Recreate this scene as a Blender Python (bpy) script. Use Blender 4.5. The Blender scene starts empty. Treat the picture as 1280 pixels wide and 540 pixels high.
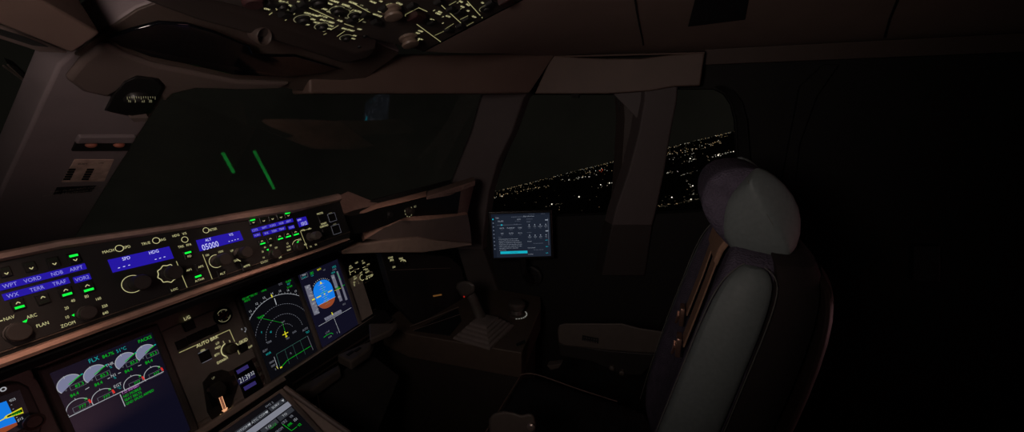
import bpy, bmesh, math, random
from mathutils import Vector as V, Matrix
random.seed(7)
sc = bpy.context.scene
COL = sc.collection
# ---------------------------------------------------------------- camera model (aircraft axes: X right, Y forward, Z up)
F = 500.0; CX, CY = 640.0, 270.0
C = V((-0.363, 0.0, 1.25))
YAW = math.atan(210 / math.hypot(500, 123)); PIT = math.atan(123 / 500)
h_ = V((math.cos(YAW), math.sin(YAW), 0)); up_ = V((0, 0, 1))
FW = h_ * math.cos(PIT) - up_ * math.sin(PIT)
RT = V((math.sin(YAW), -math.cos(YAW), 0)); UP = RT.cross(FW)
def ray(x, y): return RT * ((x - CX) / F) - UP * ((y - CY) / F) + FW
def aX(x, y, X): d = ray(x, y); return C + d * ((X - C.x) / d.x)
def aY(x, y, Y): d = ray(x, y); return C + d * ((Y - C.y) / d.y)
def aZ(x, y, Z): d = ray(x, y); return C + d * ((Z - C.z) / d.z)
def proj(p): d = p - C; z = d.dot(FW); return CX + F * d.dot(RT) / z, CY - F * d.dot(UP) / z
class Fr:                                   # a flat working frame: origin, u (right), v (up), n (towards the viewer)
    def __init__(s, o, u, v):
        s.o = V(o); s.u = V(u).normalized(); s.v = V(v).normalized(); s.n = s.u.cross(s.v).normalized()
    def uv(s, x, y, w=0.0):
        d = ray(x, y); o = s.o + s.n * w
        p = C + d * ((o - C).dot(s.n) / d.dot(s.n)) - s.o
        return p.dot(s.u), p.dot(s.v)
    def P(s, u, v, w=0.0): return s.o + s.u * u + s.v * v + s.n * w
    def px(s, x, y, w=0.0): u, v = s.uv(x, y, w); return s.P(u, v, w)
    def vpx(s, x, y):                       # metres per picture pixel along v and u
        u, v = s.uv(x, y); p, q = proj(s.P(u, v)), proj(s.P(u, v + .004))
        return .004 / math.hypot(q[0] - p[0], q[1] - p[1])
    def upx(s, x, y):
        u, v = s.uv(x, y); p, q = proj(s.P(u, v)), proj(s.P(u + .004, v))
        return .004 / math.hypot(q[0] - p[0], q[1] - p[1])
def sin_(d): return math.sin(math.radians(d))
def cos_(d): return math.cos(math.radians(d))
# ---------------------------------------------------------------- materials
def lin(c):
    return tuple((x / 255 / 12.92 if x / 255 <= .04045 else ((x / 255 + .055) / 1.055) ** 2.4) for x in c)
MATS = {}
def mat(name, rgb, rough=.6, var=.25, scale=60, bump=.0, metal=0, spec=.4, coat=0):
    if name in MATS: return MATS[name]
    m = bpy.data.materials.new(name); m.use_nodes = True; nt = m.node_tree; b = nt.nodes['Principled BSDF']
    tc = nt.nodes.new('ShaderNodeTexCoord'); nz = nt.nodes.new('ShaderNodeTexNoise'); nz.inputs['Scale'].default_value = scale
    nz.inputs['Detail'].default_value = 5
    nt.links.new(tc.outputs['Object'], nz.inputs['Vector'])
    rp = nt.nodes.new('ShaderNodeValToRGB'); c = lin(rgb)
    rp.color_ramp.elements[0].position = .3; rp.color_ramp.elements[1].position = .7
    rp.color_ramp.elements[0].color = (*[x * (1 - var) for x in c], 1); rp.color_ramp.elements[1].color = (*[min(1, x * (1 + var)) for x in c], 1)
    nt.links.new(nz.outputs['Fac'], rp.inputs['Fac']); nt.links.new(rp.outputs['Color'], b.inputs['Base Color'])
    b.inputs['Roughness'].default_value = rough; b.inputs['Metallic'].default_value = metal
    b.inputs['Specular IOR Level'].default_value = spec; b.inputs['Coat Weight'].default_value = coat
    if bump:
        bp = nt.nodes.new('ShaderNodeBump'); bp.inputs['Strength'].default_value = bump; bp.inputs['Distance'].default_value = .002
        nt.links.new(nz.outputs['Fac'], bp.inputs['Height']); nt.links.new(bp.outputs['Normal'], b.inputs['Normal'])
    MATS[name] = m; return m
def fabric(name, rgb, freq=320):
    m = mat(name, rgb, .95, .2, 40, 0, 0, .1)
    nt = m.node_tree; b = nt.nodes['Principled BSDF']
    vo = nt.nodes.new('ShaderNodeTexVoronoi'); vo.inputs['Scale'].default_value = freq
    nt.links.new(nt.nodes['Texture Coordinate'].outputs['Object'], vo.inputs['Vector'])
    bp = nt.nodes.new('ShaderNodeBump'); bp.inputs['Strength'].default_value = .8; bp.inputs['Distance'].default_value = .002
    nt.links.new(vo.outputs['Distance'], bp.inputs['Height']); nt.links.new(bp.outputs['Normal'], b.inputs['Normal'])
    return m
def glow(name, rgb, k=1.0):
    if name in MATS: return MATS[name]
    m = bpy.data.materials.new(name); m.use_nodes = True; nt = m.node_tree
    nt.nodes.remove(nt.nodes['Principled BSDF'])
    e = nt.nodes.new('ShaderNodeEmission'); e.inputs['Color'].default_value = (*lin(rgb), 1); e.inputs['Strength'].default_value = k
    nt.links.new(e.outputs[0], nt.nodes['Material Output'].inputs['Surface']); MATS[name] = m; return m
def screen(name, rgb, k=1.0):                # a lit glass screen: emission under a faint gloss
    m = mat(name, (4, 4, 5), .27, .1, 30, 0, 0, .35)
    b = m.node_tree.nodes['Principled BSDF']; b.inputs['Emission Color'].default_value = (*lin(rgb), 1); b.inputs['Emission Strength'].default_value = k
    return m
def glass(name, refl=.5, tint=(1, 1, 1)):
    m = bpy.data.materials.new(name); m.use_nodes = True; nt = m.node_tree; nt.nodes.remove(nt.nodes['Principled BSDF'])
    t = nt.nodes.new('ShaderNodeBsdfTransparent'); t.inputs['Color'].default_value = (*tint, 1)
    g = nt.nodes.new('ShaderNodeBsdfGlossy'); g.inputs['Roughness'].default_value = .04
    nz = nt.nodes.new('ShaderNodeTexNoise'); nz.inputs['Scale'].default_value = 9
    fr = nt.nodes.new('ShaderNodeFresnel'); fr.inputs['IOR'].default_value = 1.45
    mu = nt.nodes.new('ShaderNodeMath'); mu.operation = 'MULTIPLY'; mu2 = nt.nodes.new('ShaderNodeMath'); mu2.operation = 'MULTIPLY'; mu2.inputs[1].default_value = refl * 2
    mx = nt.nodes.new('ShaderNodeMixShader')
    nt.links.new(fr.outputs[0], mu.inputs[0]); nt.links.new(nz.outputs['Fac'], mu.inputs[1]); nt.links.new(mu.outputs[0], mu2.inputs[0]); nt.links.new(mu2.outputs[0], mx.inputs['Fac'])
    nt.links.new(t.outputs[0], mx.inputs[1]); nt.links.new(g.outputs[0], mx.inputs[2]); nt.links.new(mx.outputs[0], nt.nodes['Material Output'].inputs['Surface'])
    return m
GREY = mat('warm_grey_plastic', (96, 84, 80), .55, .08, 25, .05)
POSTM = mat('post_grey_plastic', (116, 105, 107), .6, .06, 18, .04)
BEAMM = mat('beam_brown_plastic', (88, 71, 64), .6, .07, 14, .04)
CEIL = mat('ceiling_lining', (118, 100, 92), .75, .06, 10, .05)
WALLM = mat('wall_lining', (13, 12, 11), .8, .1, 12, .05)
PANEL = mat('instrument_panel_paint', (150, 137, 129), .55, .1, 30, .06)
BEZEL = mat('display_bezel_plastic', (92, 83, 78), .5, .1, 60)
BLACK = mat('matt_black_face', (11, 10, 10), .6, .15, 80)
KNOBM = mat('knob_charcoal', (34, 30, 28), .5, .1, 80)
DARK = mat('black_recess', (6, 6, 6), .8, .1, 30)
COAM = mat('coaming_leather', (120, 98, 90), .6, .15, 90, .25)
LIPM = mat('lip_leather', (150, 118, 104), .55, .18, 70, .3)
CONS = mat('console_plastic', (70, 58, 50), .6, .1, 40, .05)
RUBB = mat('bellows_rubber', (100, 90, 86), .7, .08, 60, .05)
STICKM = mat('stick_plastic', (66, 60, 56), .45, .1, 60, 0, 0, .5)
ARM = mat('armrest_vinyl', (72, 64, 59), .6, .08, 50, .1)
PURP = fabric('purple_grey_weave', (84, 78, 92), 260)
SEATD = fabric('dark_seat_weave', (30, 28, 30), 200)
GREYL = mat('grey_green_leather', (104, 112, 112), .6, .08, 120, .2)
SHELL = mat('seat_shell_plastic', (52, 42, 40), .5, .1, 30, .05)
SEAM = mat('seam_thread', (92, 92, 88), .7, .1, 200)
BELT = mat('belt_webbing', (140, 108, 88), .8, .15, 260, .3)
BUCK = mat('buckle_metal', (170, 135, 120), .35, .1, 60, 0, .8)
CHROME = mat('worn_metal', (150, 135, 128), .3, .1, 60, 0, .7)
GLOSS = mat('smoked_visor_plastic', (8, 9, 12), .08, .3, 6, .0, 0, .6, .5)
LEG = glow('legend_cream', (222, 216, 158), .72)
LEGD = glow('legend_cream_dim', (150, 145, 110), .6)
LINE = glow('panel_line_cream', (190, 184, 128), .7)
GRN = glow('annunciator_green', (20, 255, 70), 1.0)
BLUE = screen('blue_lcd', (36, 22, 158), 1.0)
LCDT = glow('lcd_text', (205, 205, 255), 1.0)
LCDM = glow('lcd_matrix_text', (150, 145, 235), .9)
W = glow('symbol_white', (205, 208, 215), .6); WD = glow('symbol_grey', (120, 122, 132), .8); G = glow('symbol_green', (10, 205, 40), .62); CY_ = glow('symbol_cyan', (30, 180, 180), .65)
Y_ = glow('symbol_yellow', (225, 215, 40), .9); R_ = glow('symbol_red', (215, 45, 40), .9); MG = glow('symbol_magenta', (185, 110, 190), .9); PIE = glow('gauge_fill_lavender', (116, 118, 146), 1.0)
TAPE = glow('tape_grey', (105, 105, 120), .9); SKY_ = glow('horizon_blue', (20, 118, 222), 1.0); EARTH = glow('horizon_brown', (138, 66, 38), 1.0); TEAL = glow('symbol_teal', (70, 120, 108), .55)
SNAVY = screen('display_navy', (15, 14, 30), 1.0); SBLK = screen('display_black', (9, 9, 13), 1.0)
RED = glow('red_button_glow', (190, 40, 30), .6); AMB = glow('amber_placard', (130, 88, 44), .45)
# ---------------------------------------------------------------- mesh builder
LOC = {}
class MB:
    def __init__(s): s.v = []; s.f = []; s.m = []; s.mats = []
    def mi(s, m):
        if m not in s.mats: s.mats.append(m)
        return s.mats.index(m)
    def add(s, vs, fs, m):
        k = len(s.v); i = s.mi(m); s.v += [V(p) for p in vs]
        for f in fs: s.f.append([k + a for a in f]); s.m.append(i)
    def poly(s, pts, m): s.add(pts, [list(range(len(pts)))], m)
    def ext(s, pts, off, m):                # polygon extruded by vector
        n = len(pts); off = V(off); a = [V(p) for p in pts]
        s.add(a + [p + off for p in a], [list(range(n)), list(range(2 * n - 1, n - 1, -1))] + [[i, i + n, (i + 1) % n + n, (i + 1) % n] for i in range(n)], m)
    def loft(s, rings, m, cap=True, close=True):
        n = len(rings[0]); vs = [p for r in rings for p in r]; fs = []
        for k in range(len(rings) - 1):
            for i in range(n if close else n - 1):
                j = (i + 1) % n; fs.append([k * n + i, k * n + j, (k + 1) * n + j, (k + 1) * n + i])
        if cap: fs += [list(range(n - 1, -1, -1)), [(len(rings) - 1) * n + i for i in range(n)]]
        s.add(vs, fs, m)
    def rect(s, fr, u, v, w, h, m, z=0.0, d=0.0, ch=0.0):      # rectangle on a frame, optionally a raised (chamfered) block
        def q(a, zz): return [fr.P(u - w / 2 + a, v - h / 2 + a, zz), fr.P(u + w / 2 - a, v - h / 2 + a, zz), fr.P(u + w / 2 - a, v + h / 2 - a, zz), fr.P(u - w / 2 + a, v + h / 2 - a, zz)]
        if d: s.loft([q(0, z), q(0, z + d - ch), q(ch, z + d)] if ch else [q(0, z), q(0, z + d)], m)
        else: s.poly(q(0, z), m)
    def ring(s, fr, u, v, r, t, m, z=0.0, a0=0, a1=360, n=40, fade=None):
        vs = []; fs = []
        for i in range(n + 1):
            a = math.radians(a0 + (a1 - a0) * i / n)
            vs += [fr.P(u + (r - t / 2) * math.cos(a), v + (r - t / 2) * math.sin(a), z), fr.P(u + (r + t / 2) * math.cos(a), v + (r + t / 2) * math.sin(a), z)]
            if i < n: fs.append([2 * i, 2 * i + 1, 2 * i + 3, 2 * i + 2])
        s.add(vs, fs, m)
    def dots(s, fr, u, v, r, t, m, z=0.0, a0=0, a1=360, n=40, duty=.5):
        st = (a1 - a0) / n
        for i in range(n): s.ring(fr, u, v, r, t, m, z, a0 + st * i, a0 + st * (i + duty), 2)
    def disc(s, fr, u, v, r, m, z=0.0, a0=0, a1=360, n=28):
        s.poly([fr.P(u + r * cos_(a0 + (a1 - a0) * i / n), v + r * sin_(a0 + (a1 - a0) * i / n), z) for i in range(n + (0 if a1 - a0 >= 360 else 1))], m)
    def seg(s, fr, a, b, t, m, z=0.0):
        d = V((b[0] - a[0], b[1] - a[1])); L = d.length or 1e-9; n = V((-d.y, d.x)) / L * t / 2
        s.poly([fr.P(a[0] - n.x, a[1] - n.y, z), fr.P(b[0] - n.x, b[1] - n.y, z), fr.P(b[0] + n.x, b[1] + n.y, z), fr.P(a[0] + n.x, a[1] + n.y, z)], m)
    def lathe(s, fr, u, v, prof, m, n=24, tooth=0, ax=0, ay=0):  # prof: list of (radius, height along n)
        rings = []
        for r, z in prof:
            rings.append([fr.P(u + ax * z + (r * (1 + (tooth if i % 2 else 0))) * cos_(360 * i / n), v + ay * z + (r * (1 + (tooth if i % 2 else 0))) * sin_(360 * i / n), z) for i in range(n)])
        s.loft(rings, m)
    def tube(s, pts, r, m, n=8, sx=1, cap=True):
        pts = [V(p) for p in pts]; rings = []
        rr = r if isinstance(r, (list, tuple)) else [r] * len(pts)
        ref = V((.31, .2, .93)).normalized()
        for i, p in enumerate(pts):
            t = (pts[min(i + 1, len(pts) - 1)] - pts[max(i - 1, 0)]).normalized()
            a = t.cross(ref).normalized(); b = t.cross(a)
            rings.append([p + (a * math.cos(2 * math.pi * k / n) * sx + b * math.sin(2 * math.pi * k / n)) * rr[i] for k in range(n)])
        s.loft(rings, m, cap)
    def text(s, fr, txt, u, v, h, m, z=0.0006, sx=1.0, align='CENTER', rot=0, bold=0.0):
        vs, fs = text_mesh(txt, align, bold)
        k = h / .69; c, sn = cos_(rot), sin_(rot)
        out = []
        for p in vs:
            x, y = p[0] * k * sx, p[1] * k - h / 2
            out.append(fr.P(u + x * c - y * sn, v + x * sn + y * c, z))
        s.add(out, fs, m)
    def tpx(s, fr, txt, x, y, hp, m, z=0.0006, sx=1.0, align='CENTER', rot=0):
        u, v = fr.uv(x, y); s.text(fr, txt, u, v, hp * fr.vpx(x, y), m, z, sx * .76, align, rot)
    def build(s, name, parent=None, smooth=True, bevel=0, subd=0, loc=None, ang=35):
        base = LOC.get(parent.name, V((0, 0, 0))) if parent else V(loc or (0, 0, 0))
        me = bpy.data.meshes.new(name); me.from_pydata([p - base for p in s.v], [], s.f)
        for m in s.mats: me.materials.append(m)
        for i, p in enumerate(me.polygons): p.material_index = s.m[i]
        bm = bmesh.new(); bm.from_mesh(me)
        if not getattr(s, 'flat', False): bmesh.ops.remove_doubles(bm, verts=bm.verts, dist=1e-6) if len(bm.verts) < 6000 and not getattr(s, 'keep', False) else None
        bmesh.ops.recalc_face_normals(bm, faces=bm.faces) if not getattr(s, 'keep', False) else None
        bm.to_mesh(me); bm.free(); me.update()
        if smooth:
            me.polygons.foreach_set('use_smooth', [True] * len(me.polygons)); me.set_sharp_from_angle(angle=math.radians(ang))
        o = bpy.data.objects.new(name, me); COL.objects.link(o)
        if parent: o.parent = parent; LOC[o.name] = base
        else: o.location = base; LOC[o.name] = base
        if bevel:
            b = o.modifiers.new('b', 'BEVEL'); b.width = bevel; b.segments = 3; b.limit_method = 'ANGLE'; b.angle_limit = .6
        if subd: q = o.modifiers.new('s', 'SUBSURF'); q.levels = q.render_levels = subd
        return o
TXT = {}
def text_mesh(t, align, bold=0.0):
    if (t, align, bold) in TXT: return TXT[(t, align, bold)]
    cu = bpy.data.curves.new('t', 'FONT'); cu.body = t; cu.size = 1; cu.align_x = align; cu.resolution_u = 2; cu.offset = bold
    o = bpy.data.objects.new('t', cu); COL.objects.link(o)
    dg = bpy.context.evaluated_depsgraph_get(); me = bpy.data.meshes.new_from_object(o.evaluated_get(dg))
    r = ([tuple(v.co) for v in me.vertices], [list(p.vertices) for p in me.polygons])
    bpy.data.objects.remove(o); bpy.data.curves.remove(cu); bpy.data.meshes.remove(me)
    TXT[(t, align, bold)] = r; return r
def sym(): s = MB(); s.keep = True; return s   # flat symbology: no merging
def tag(o, label=None, cat=None, group=None, kind=None):
    if label: o['label'] = label
    if cat: o['category'] = cat
    if group: o['group'] = group
    if kind: o['kind'] = kind
    return o
def thing(name, loc, label, cat, group=None):
    o = bpy.data.objects.new(name, None); o.empty_display_size = .05; COL.objects.link(o); o.location = loc; LOC[o.name] = V(loc)
    return tag(o, label, cat, group)
def struct(o): o['kind'] = 'structure'; return o
def holed(fr, outer, holes, th, m, name, parent=None):      # flat plate with holes, thickness along -n
    cu = bpy.data.curves.new('h', 'CURVE'); cu.dimensions = '2D'; cu.fill_mode = 'BOTH'; cu.extrude = th / 2
    for lp in [outer] + holes:
        sp = cu.splines.new('POLY'); sp.points.add(len(lp) - 1); sp.use_cyclic_u = True
        for i, p in enumerate(lp): sp.points[i].co = (p[0], p[1], 0, 1)
    o = bpy.data.objects.new('h', cu); COL.objects.link(o)
    dg = bpy.context.evaluated_depsgraph_get(); me = bpy.data.meshes.new_from_object(o.evaluated_get(dg))
    b = MB(); b.add([fr.P(v.co.x, v.co.y, v.co.z - th / 2) for v in me.vertices], [list(p.vertices) for p in me.polygons], m)
    bpy.data.objects.remove(o); bpy.data.curves.remove(cu); bpy.data.meshes.remove(me)
    return b.build(name, parent, ang=30)
def arc2(pts, n=6): return pts
def smooth_path(pts, n=6):                                   # Catmull-Rom through points
    pts = [V(p) for p in pts]; out = []
    for i in range(len(pts) - 1):
        p0, p1, p2, p3 = pts[max(i - 1, 0)], pts[i], pts[i + 1], pts[min(i + 2, len(pts) - 1)]
        for k in range(n):
            t = k / n; out.append(.5 * ((2 * p1) + (p2 - p0) * t + (2 * p0 - 5 * p1 + 4 * p2 - p3) * t * t + (3 * p1 - p0 - 3 * p2 + p3) * t ** 3))
    out.append(pts[-1]); return out
T = 15.5
MAIN = Fr((0, 1.054, .783), (1, 0, 0), (0, sin_(T), cos_(T)))
MCP = Fr((0, .704, 1.023), (1, 0, 0), (0, sin_(T), cos_(T)))
OVH = Fr((.42, .53, 1.39), (1, 0, 0), (0, -.944, .328))
POST = Fr((0, 1.206, 1.021), (1, 0, 0), (0, -.403, .29))
XW = 1.22
WALL = Fr((XW, 0, 0), (0, -1, 0), (0, 0, 1))               # right side wall, u runs aft, n points inboard
# ================================================================ SETTING
b = MB(); b.add([(-1.6, -2.4, 0), (1.5, -2.4, 0), (1.5, 1.9, 0), (-1.6, 1.9, 0)], [[0, 1, 2, 3]], mat('floor_carpet', (20, 18, 17), .95, .3, 200, .4)); struct(b.build('floor'))
# right wall with the two side window openings
def wuv(*q): return [WALL.uv(*p) for p in q]
win2 = wuv((655, 118), (764, 118), (771, 124), (776, 150), (774, 240), (772, 268), (612, 274), (604, 262), (610, 240), (640, 165), (650, 124))
win3 = wuv((846, 111), (893, 111), (905, 117), (914, 130), (919, 150), (921, 200), (925, 262), (818, 268), (822, 240))
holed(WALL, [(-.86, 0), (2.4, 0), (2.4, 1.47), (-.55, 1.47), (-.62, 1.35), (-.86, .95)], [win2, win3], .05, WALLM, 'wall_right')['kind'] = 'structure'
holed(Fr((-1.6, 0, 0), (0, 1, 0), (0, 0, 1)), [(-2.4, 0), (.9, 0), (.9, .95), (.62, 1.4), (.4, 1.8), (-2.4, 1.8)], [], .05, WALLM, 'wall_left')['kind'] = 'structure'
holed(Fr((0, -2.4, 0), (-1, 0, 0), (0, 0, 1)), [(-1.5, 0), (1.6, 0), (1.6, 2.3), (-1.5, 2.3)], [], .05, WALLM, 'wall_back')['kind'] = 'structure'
# ceiling: ruled lining from the overhead panel edge to the side wall
XI, XO = .43, 1.24
def zc(X, Y):
    zi = 1.39 + .347 * (.53 - Y); zi = min(zi, 1.85); zo = 1.467
    t = max(0, min(1, (X - XI) / (XO - .06 - XI))); s_ = t * t * (3 - 2 * t) * .35 + t * .65
    return zi + (zo - zi) * s_
def ceilhit(x, y, dz=0):
    d = ray(x, y); lo, hi = .2, 3.5
    for _ in range(50):
        k = (lo + hi) / 2; p = C + d * k
        if p.z > zc(p.x, p.y) + dz: hi = k
        else: lo = k
    return C + d * hi
b = MB(); ny, nx = 24, 18
vs = [(XI + (XO - XI) * i / nx, -2.4 + (2.4 + .53 - .07 * i / nx) * j / ny, 0) for j in range(ny + 1) for i in range(nx + 1)]
vs = [(x, y, zc(x, y)) for x, y, z in vs]
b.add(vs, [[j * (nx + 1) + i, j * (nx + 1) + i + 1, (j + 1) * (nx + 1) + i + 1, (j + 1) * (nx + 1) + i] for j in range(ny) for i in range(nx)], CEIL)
b.add([(-1.6, -2.4, 1.9), (.43, -2.4, 1.9), (.43, .3, 1.85), (-1.6, .3, 1.85)], [[0, 1, 2, 3]], CEIL)
struct(b.build('ceiling'))
b = MB(); sm = [ceilhit(x, y, -.0015) for x, y in ((794, 0), (796, 14), (799, 30), (803, 48), (804, 56))]; sm = [p + V((0, 0, -.0005)) for p in sm]
b.tube(sm, .0022, DARK, 6); sm2 = [ceilhit(x, y, -.002) for x, y in ((1122, 0), (1113, 22), (1106, 46))]; b.tube(sm2, .003, DARK, 6); struct(b.build('trim_1'))
# ceiling edge moulding along the side wall
b = MB(); A, B_ = aX(881, 62, 1.18), aX(1190, 46, 1.18)
A2 = V((1.2, A.y, A.z - .045)); B2 = V((1.2, B_.y - .3, B_.z - .045)); B_ = B_ + (B_ - A) * .3
b.loft([[A, A + V((.05, 0, .01)), A2 + V((.03, 0, 0)), A2], [B_, B_ + V((.05, 0, .01)), B2 + V((.03, 0, 0)), B2]], mat('moulding_plastic', (74, 62, 57), .6, .06, 20)); struct(b.build('trim_2', bevel=.002))
# ---- window panes
pane = glass('window_glass', .13); pane_s = glass('side_window_glass', .05)
b = MB(); b.poly([WALL.P(u, v, -.03) for u, v in [(-.8, .84), (-.10, .84), (-.10, 1.4), (-.68, 1.4)]], pane_s); o = struct(b.build('window_2', smooth=False))
b = MB(); b.poly([WALL.P(u, v, -.03) for u, v in [(-.12, .84), (.26, .84), (.26, 1.4), (-.12, 1.4)]], pane_s); o = struct(b.build('window_3', smooth=False))
WA, WB, WC_, WD_ = V((.06, .83, 1.30)), V((.06, 1.40, .885)), V((1.20, .98, .885)), V((1.075, .70, 1.345))
b = MB(); b.add([WA, WB, WC_, WD_], [[0, 1, 2], [0, 2, 3]], pane); struct(b.build('window_1', smooth=False))
b = MB(); b.poly([V((-p.x, p.y, p.z)) for p in (WA, WB, WC_, WD_)], pane); struct(b.build('window_4', smooth=False))
# ---- centre post + fairing below the overhead panel (one trim piece on the post plane)
def onp(*q, w=0): return [POST.px(*p, w) for p in q]
pts = onp((73, 82), (36, 163), (0, 240), (-42, 330), (60, 350), (95, 297), (141, 222), (182, 157), (196, 136), (204, 122), (214, 113), (240, 106), (300, 108), (345, 107), (395, 116), (440, 110), (500, 64), (440, 40), (330, -14), (250, -20), (170, 10), (125, 40), (92, 66))
b = MB(); b.ext(pts, -POST.n * .05, POSTM); post = struct(b.build('trim_3', bevel=.004))
b = MB(); b.ext(onp((92, 66), (125, 40), (170, 10), (250, -20), (330, -14), (440, 40), (498, 65), (438, 109), (395, 115), (345, 106.5), (300, 107.5), (240, 105.5), (214, 112), (205, 120), (168, 90), (130, 75)), POST.n * .004, mat('fairing_plastic', (66, 55, 50), .6, .06, 14)); struct(b.build('trim_17', bevel=.001))
# bevelled ridge of the fairing (the rounded brow over the post)
b = MB(); b.ext(onp((150, 59), (190, 74), (232, 83), (292, 96), (360, 99), (345, 106), (300, 107), (240, 105), (214, 111), (203, 122), (168, 92), (130, 115), (100, 108), (78, 92), (97, 68), (128, 46), w=.0), POST.n * .012, mat('brow_plastic', (84, 72, 68), .6, .06, 14)); struct(b.build('trim_4', bevel=.006))
# ---- beams over the right windows
def beam(name, front, depth, m, bev=.006):
    b = MB(); n = len(front) // 2; rings = []
    for i in range(n):
        t, lo = V(front[2 * i]), V(front[2 * i + 1]); rings.append([t, lo, lo + V(depth), t + V(depth) + V((0, 0, .01))])
    b.loft(rings, m); return struct(b.build(name, bevel=bev))
beam('trim_5', [aX(387, 95, .33), aX(387, 117, .33), aX(430, 77, .43), aX(430, 117, .42), aX(520, 69, .66), aX(520, 117, .64), aX(600, 68, .86), aX(600, 117, .84), aX(696, 66, 1.10), aX(662, 117, 1.06)], (.02, .08, .0), BEAMM)
b = MB(); tb_ = [(690, 69, 1.105, 668, 117, 1.09), (725, 72, 1.112, 715, 117, 1.105), (760, 73, 1.12, 760, 117, 1.12), (800, 73, 1.125, 812, 113.5, 1.125), (840, 68, 1.13, 842, 108, 1.13), (881, 65, 1.13, 875, 107, 1.13)]
b.loft([[aX(x, y, X), aX(x2, y2, X2), aX(x2, y2, X2) + V((.09, 0, 0)), aX(x, y, X) + V((.09, 0, 0))] for x, y, X, x2, y2, X2 in tb_], BEAMM); struct(b.build('trim_6', bevel=.004, ang=25)); b = MB()
b.loft([[aX(690, 70, 1.105), aX(881, 65, 1.13), V((1.2, -.06, 1.468)), V((1.2, .46, 1.475))], [aX(690, 72, 1.108), aX(881, 67, 1.132), V((1.2, -.06, 1.46)), V((1.2, .46, 1.46))]], BEAMM)
struct(b.build('trim_18'))
# small black clip under beam
b = MB(); b.ext([aX(713, 114, 1.12), aX(725, 114, 1.12), aX(723, 122, 1.12), aX(715, 122, 1.12)], (.02, 0, 0), DARK); tag(b.build('sunshade_clip', bevel=.001), 'small black clip under the beam above the first side window', 'clip')
# ---- pillars
PILM = mat('pillar_plastic', (74, 66, 66), .65, .06, 16, .04)
def prism(name, quads, m, bev=.005):
    b = MB(); b.loft([[V(p) for p in q] for q in quads], m); return struct(b.build(name, bevel=bev))
def prow(xl, xr, y, Xl, Xr): p, q = aX(xl, y, Xl), aX(xr, y, Xr); return [p, q, q + V((.07, 0, 0)), p + V((.06, .04, 0))]
prism('trim_7', [prow(606, 664, 112, 1.07, 1.13), prow(602, 655, 122, 1.075, 1.14), prow(590, 640, 165, 1.09, 1.15), prow(575, 622, 202, 1.105, 1.16), prow(560, 611, 240, 1.12, 1.17), prow(556, 608, 262, 1.13, 1.175), prow(566, 604, 300, 1.13, 1.18), prow(572, 604, 312, 1.12, 1.18)], PILM)
prism('trim_16', [prow(572, 604, 311, 1.125, 1.185), prow(590, 625, 370, 1.13, 1.19), prow(600, 640, 410, 1.15, 1.2)], mat('pillar_shade_plastic', (42, 37, 35), .7, .06, 16))  # darker copy of the pillar plastic; fading light put into the colour
prism('trim_8', [prow(806, 847, 106, 1.14, 1.16), prow(806, 846, 125, 1.14, 1.16), prow(799, 838, 165, 1.14, 1.17), prow(786, 830, 215, 1.14, 1.17), prow(770, 820, 262, 1.14, 1.18), prow(765, 815, 282, 1.14, 1.18)], PILM)
prism('trim_19', [prow(765, 815, 281, 1.145, 1.185), prow(752, 806, 345, 1.16, 1.2)], mat('pillar_shade_plastic', (42, 37, 35), .7, .06, 16))  # lower end of this pillar coloured darker in place of light fall-off
prism('trim_9', [prow(779, 791, 112, 1.19, 1.2), prow(781, 798, 150, 1.19, 1.2), prow(778, 790, 200, 1.19, 1.2), prow(773, 778, 262, 1.19, 1.2)], mat('window_frame_plastic', (60, 51, 48), .6, .06, 20), .002)
b = MB(); b.ext([aX(765, 116, 1.16), aX(807, 114, 1.16), aX(803, 155, 1.17)], (.02, 0, 0), PILM); struct(b.build('trim_10', bevel=.002))
# aft window lining: the curved dark frame of window 3
b = MB(); q = [(893, 108), (905, 115), (915, 128), (921, 150), (923, 200), (927, 268)]; q2 = [(902, 106), (917, 113), (928, 128), (934, 150), (938, 200), (942, 268)]
b.loft([[aX(*a, 1.2), aX(*c, 1.18), aX(*c, 1.18) + V((.04, 0, 0)), aX(*a, 1.2) + V((.03, 0, 0))] for a, c in zip(q, q2)], DARK); struct(b.build('trim_11', bevel=.003))
# side wall rib aft of window 3
b = MB(); b.ext([aX(1000, 108, 1.2), aX(1030, 80, 1.2), aX(1050, 80, 1.2), aX(1022, 120, 1.2), aX(1000, 180, 1.2), aX(985, 320, 1.2), aX(960, 320, 1.2)], (.03, 0, 0), WALLM); struct(b.build('trim_12', bevel=.004))
# ================================================================ OVERHEAD PANEL
ov = thing('overhead_panel', OVH.P(-.4, .1), 'dark overhead switch panel with glowing cream legends above the windshield', 'control panel')
b = MB(); u0, u1, v1 = -.84, .005, .62
b.loft([[OVH.P(u0, -.012, 0), OVH.P(u1, 0, 0), OVH.P(u1, v1, 0), OVH.P(u0, v1, 0)], [OVH.P(u0, -.012, -.03), OVH.P(u1 + .012, -.005, -.03), OVH.P(u1 + .012, v1, -.03), OVH.P(u0, v1, -.03)]], mat('overhead_face', (54, 48, 45), .55, .08, 50)); b.build('panel_face', ov, bevel=.002)
b = MB(); b.loft([[OVH.P(u1 + .004, a, -.012), OVH.P(u1 + .014, a, -.004), OVH.P(u1 + .03, a, -.03), OVH.P(u1 + .004, a, -.03)] for a in (-.01, .1, .3, v1)], DARK); b.build('side_rail', ov)
b = MB(); q = [OVH.px(x, y, -.006) for x, y in ((536, 66), (568, 65), (598, 46), (594, 40), (560, 50))]
b.ext([OVH.P(.003, -.003, -.006), OVH.P(.035, .0, -.012), OVH.P(.030, .085, -.012), OVH.P(.012, .09, -.006)], -OVH.n * .02, GREY); b.build('corner_block', ov, bevel=.002)
S = sym()
def oln(a, c, t=.0012, m=LINE): S.seg(OVH, OVH.uv(*a), OVH.uv(*c), t, m, .0008)
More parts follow.
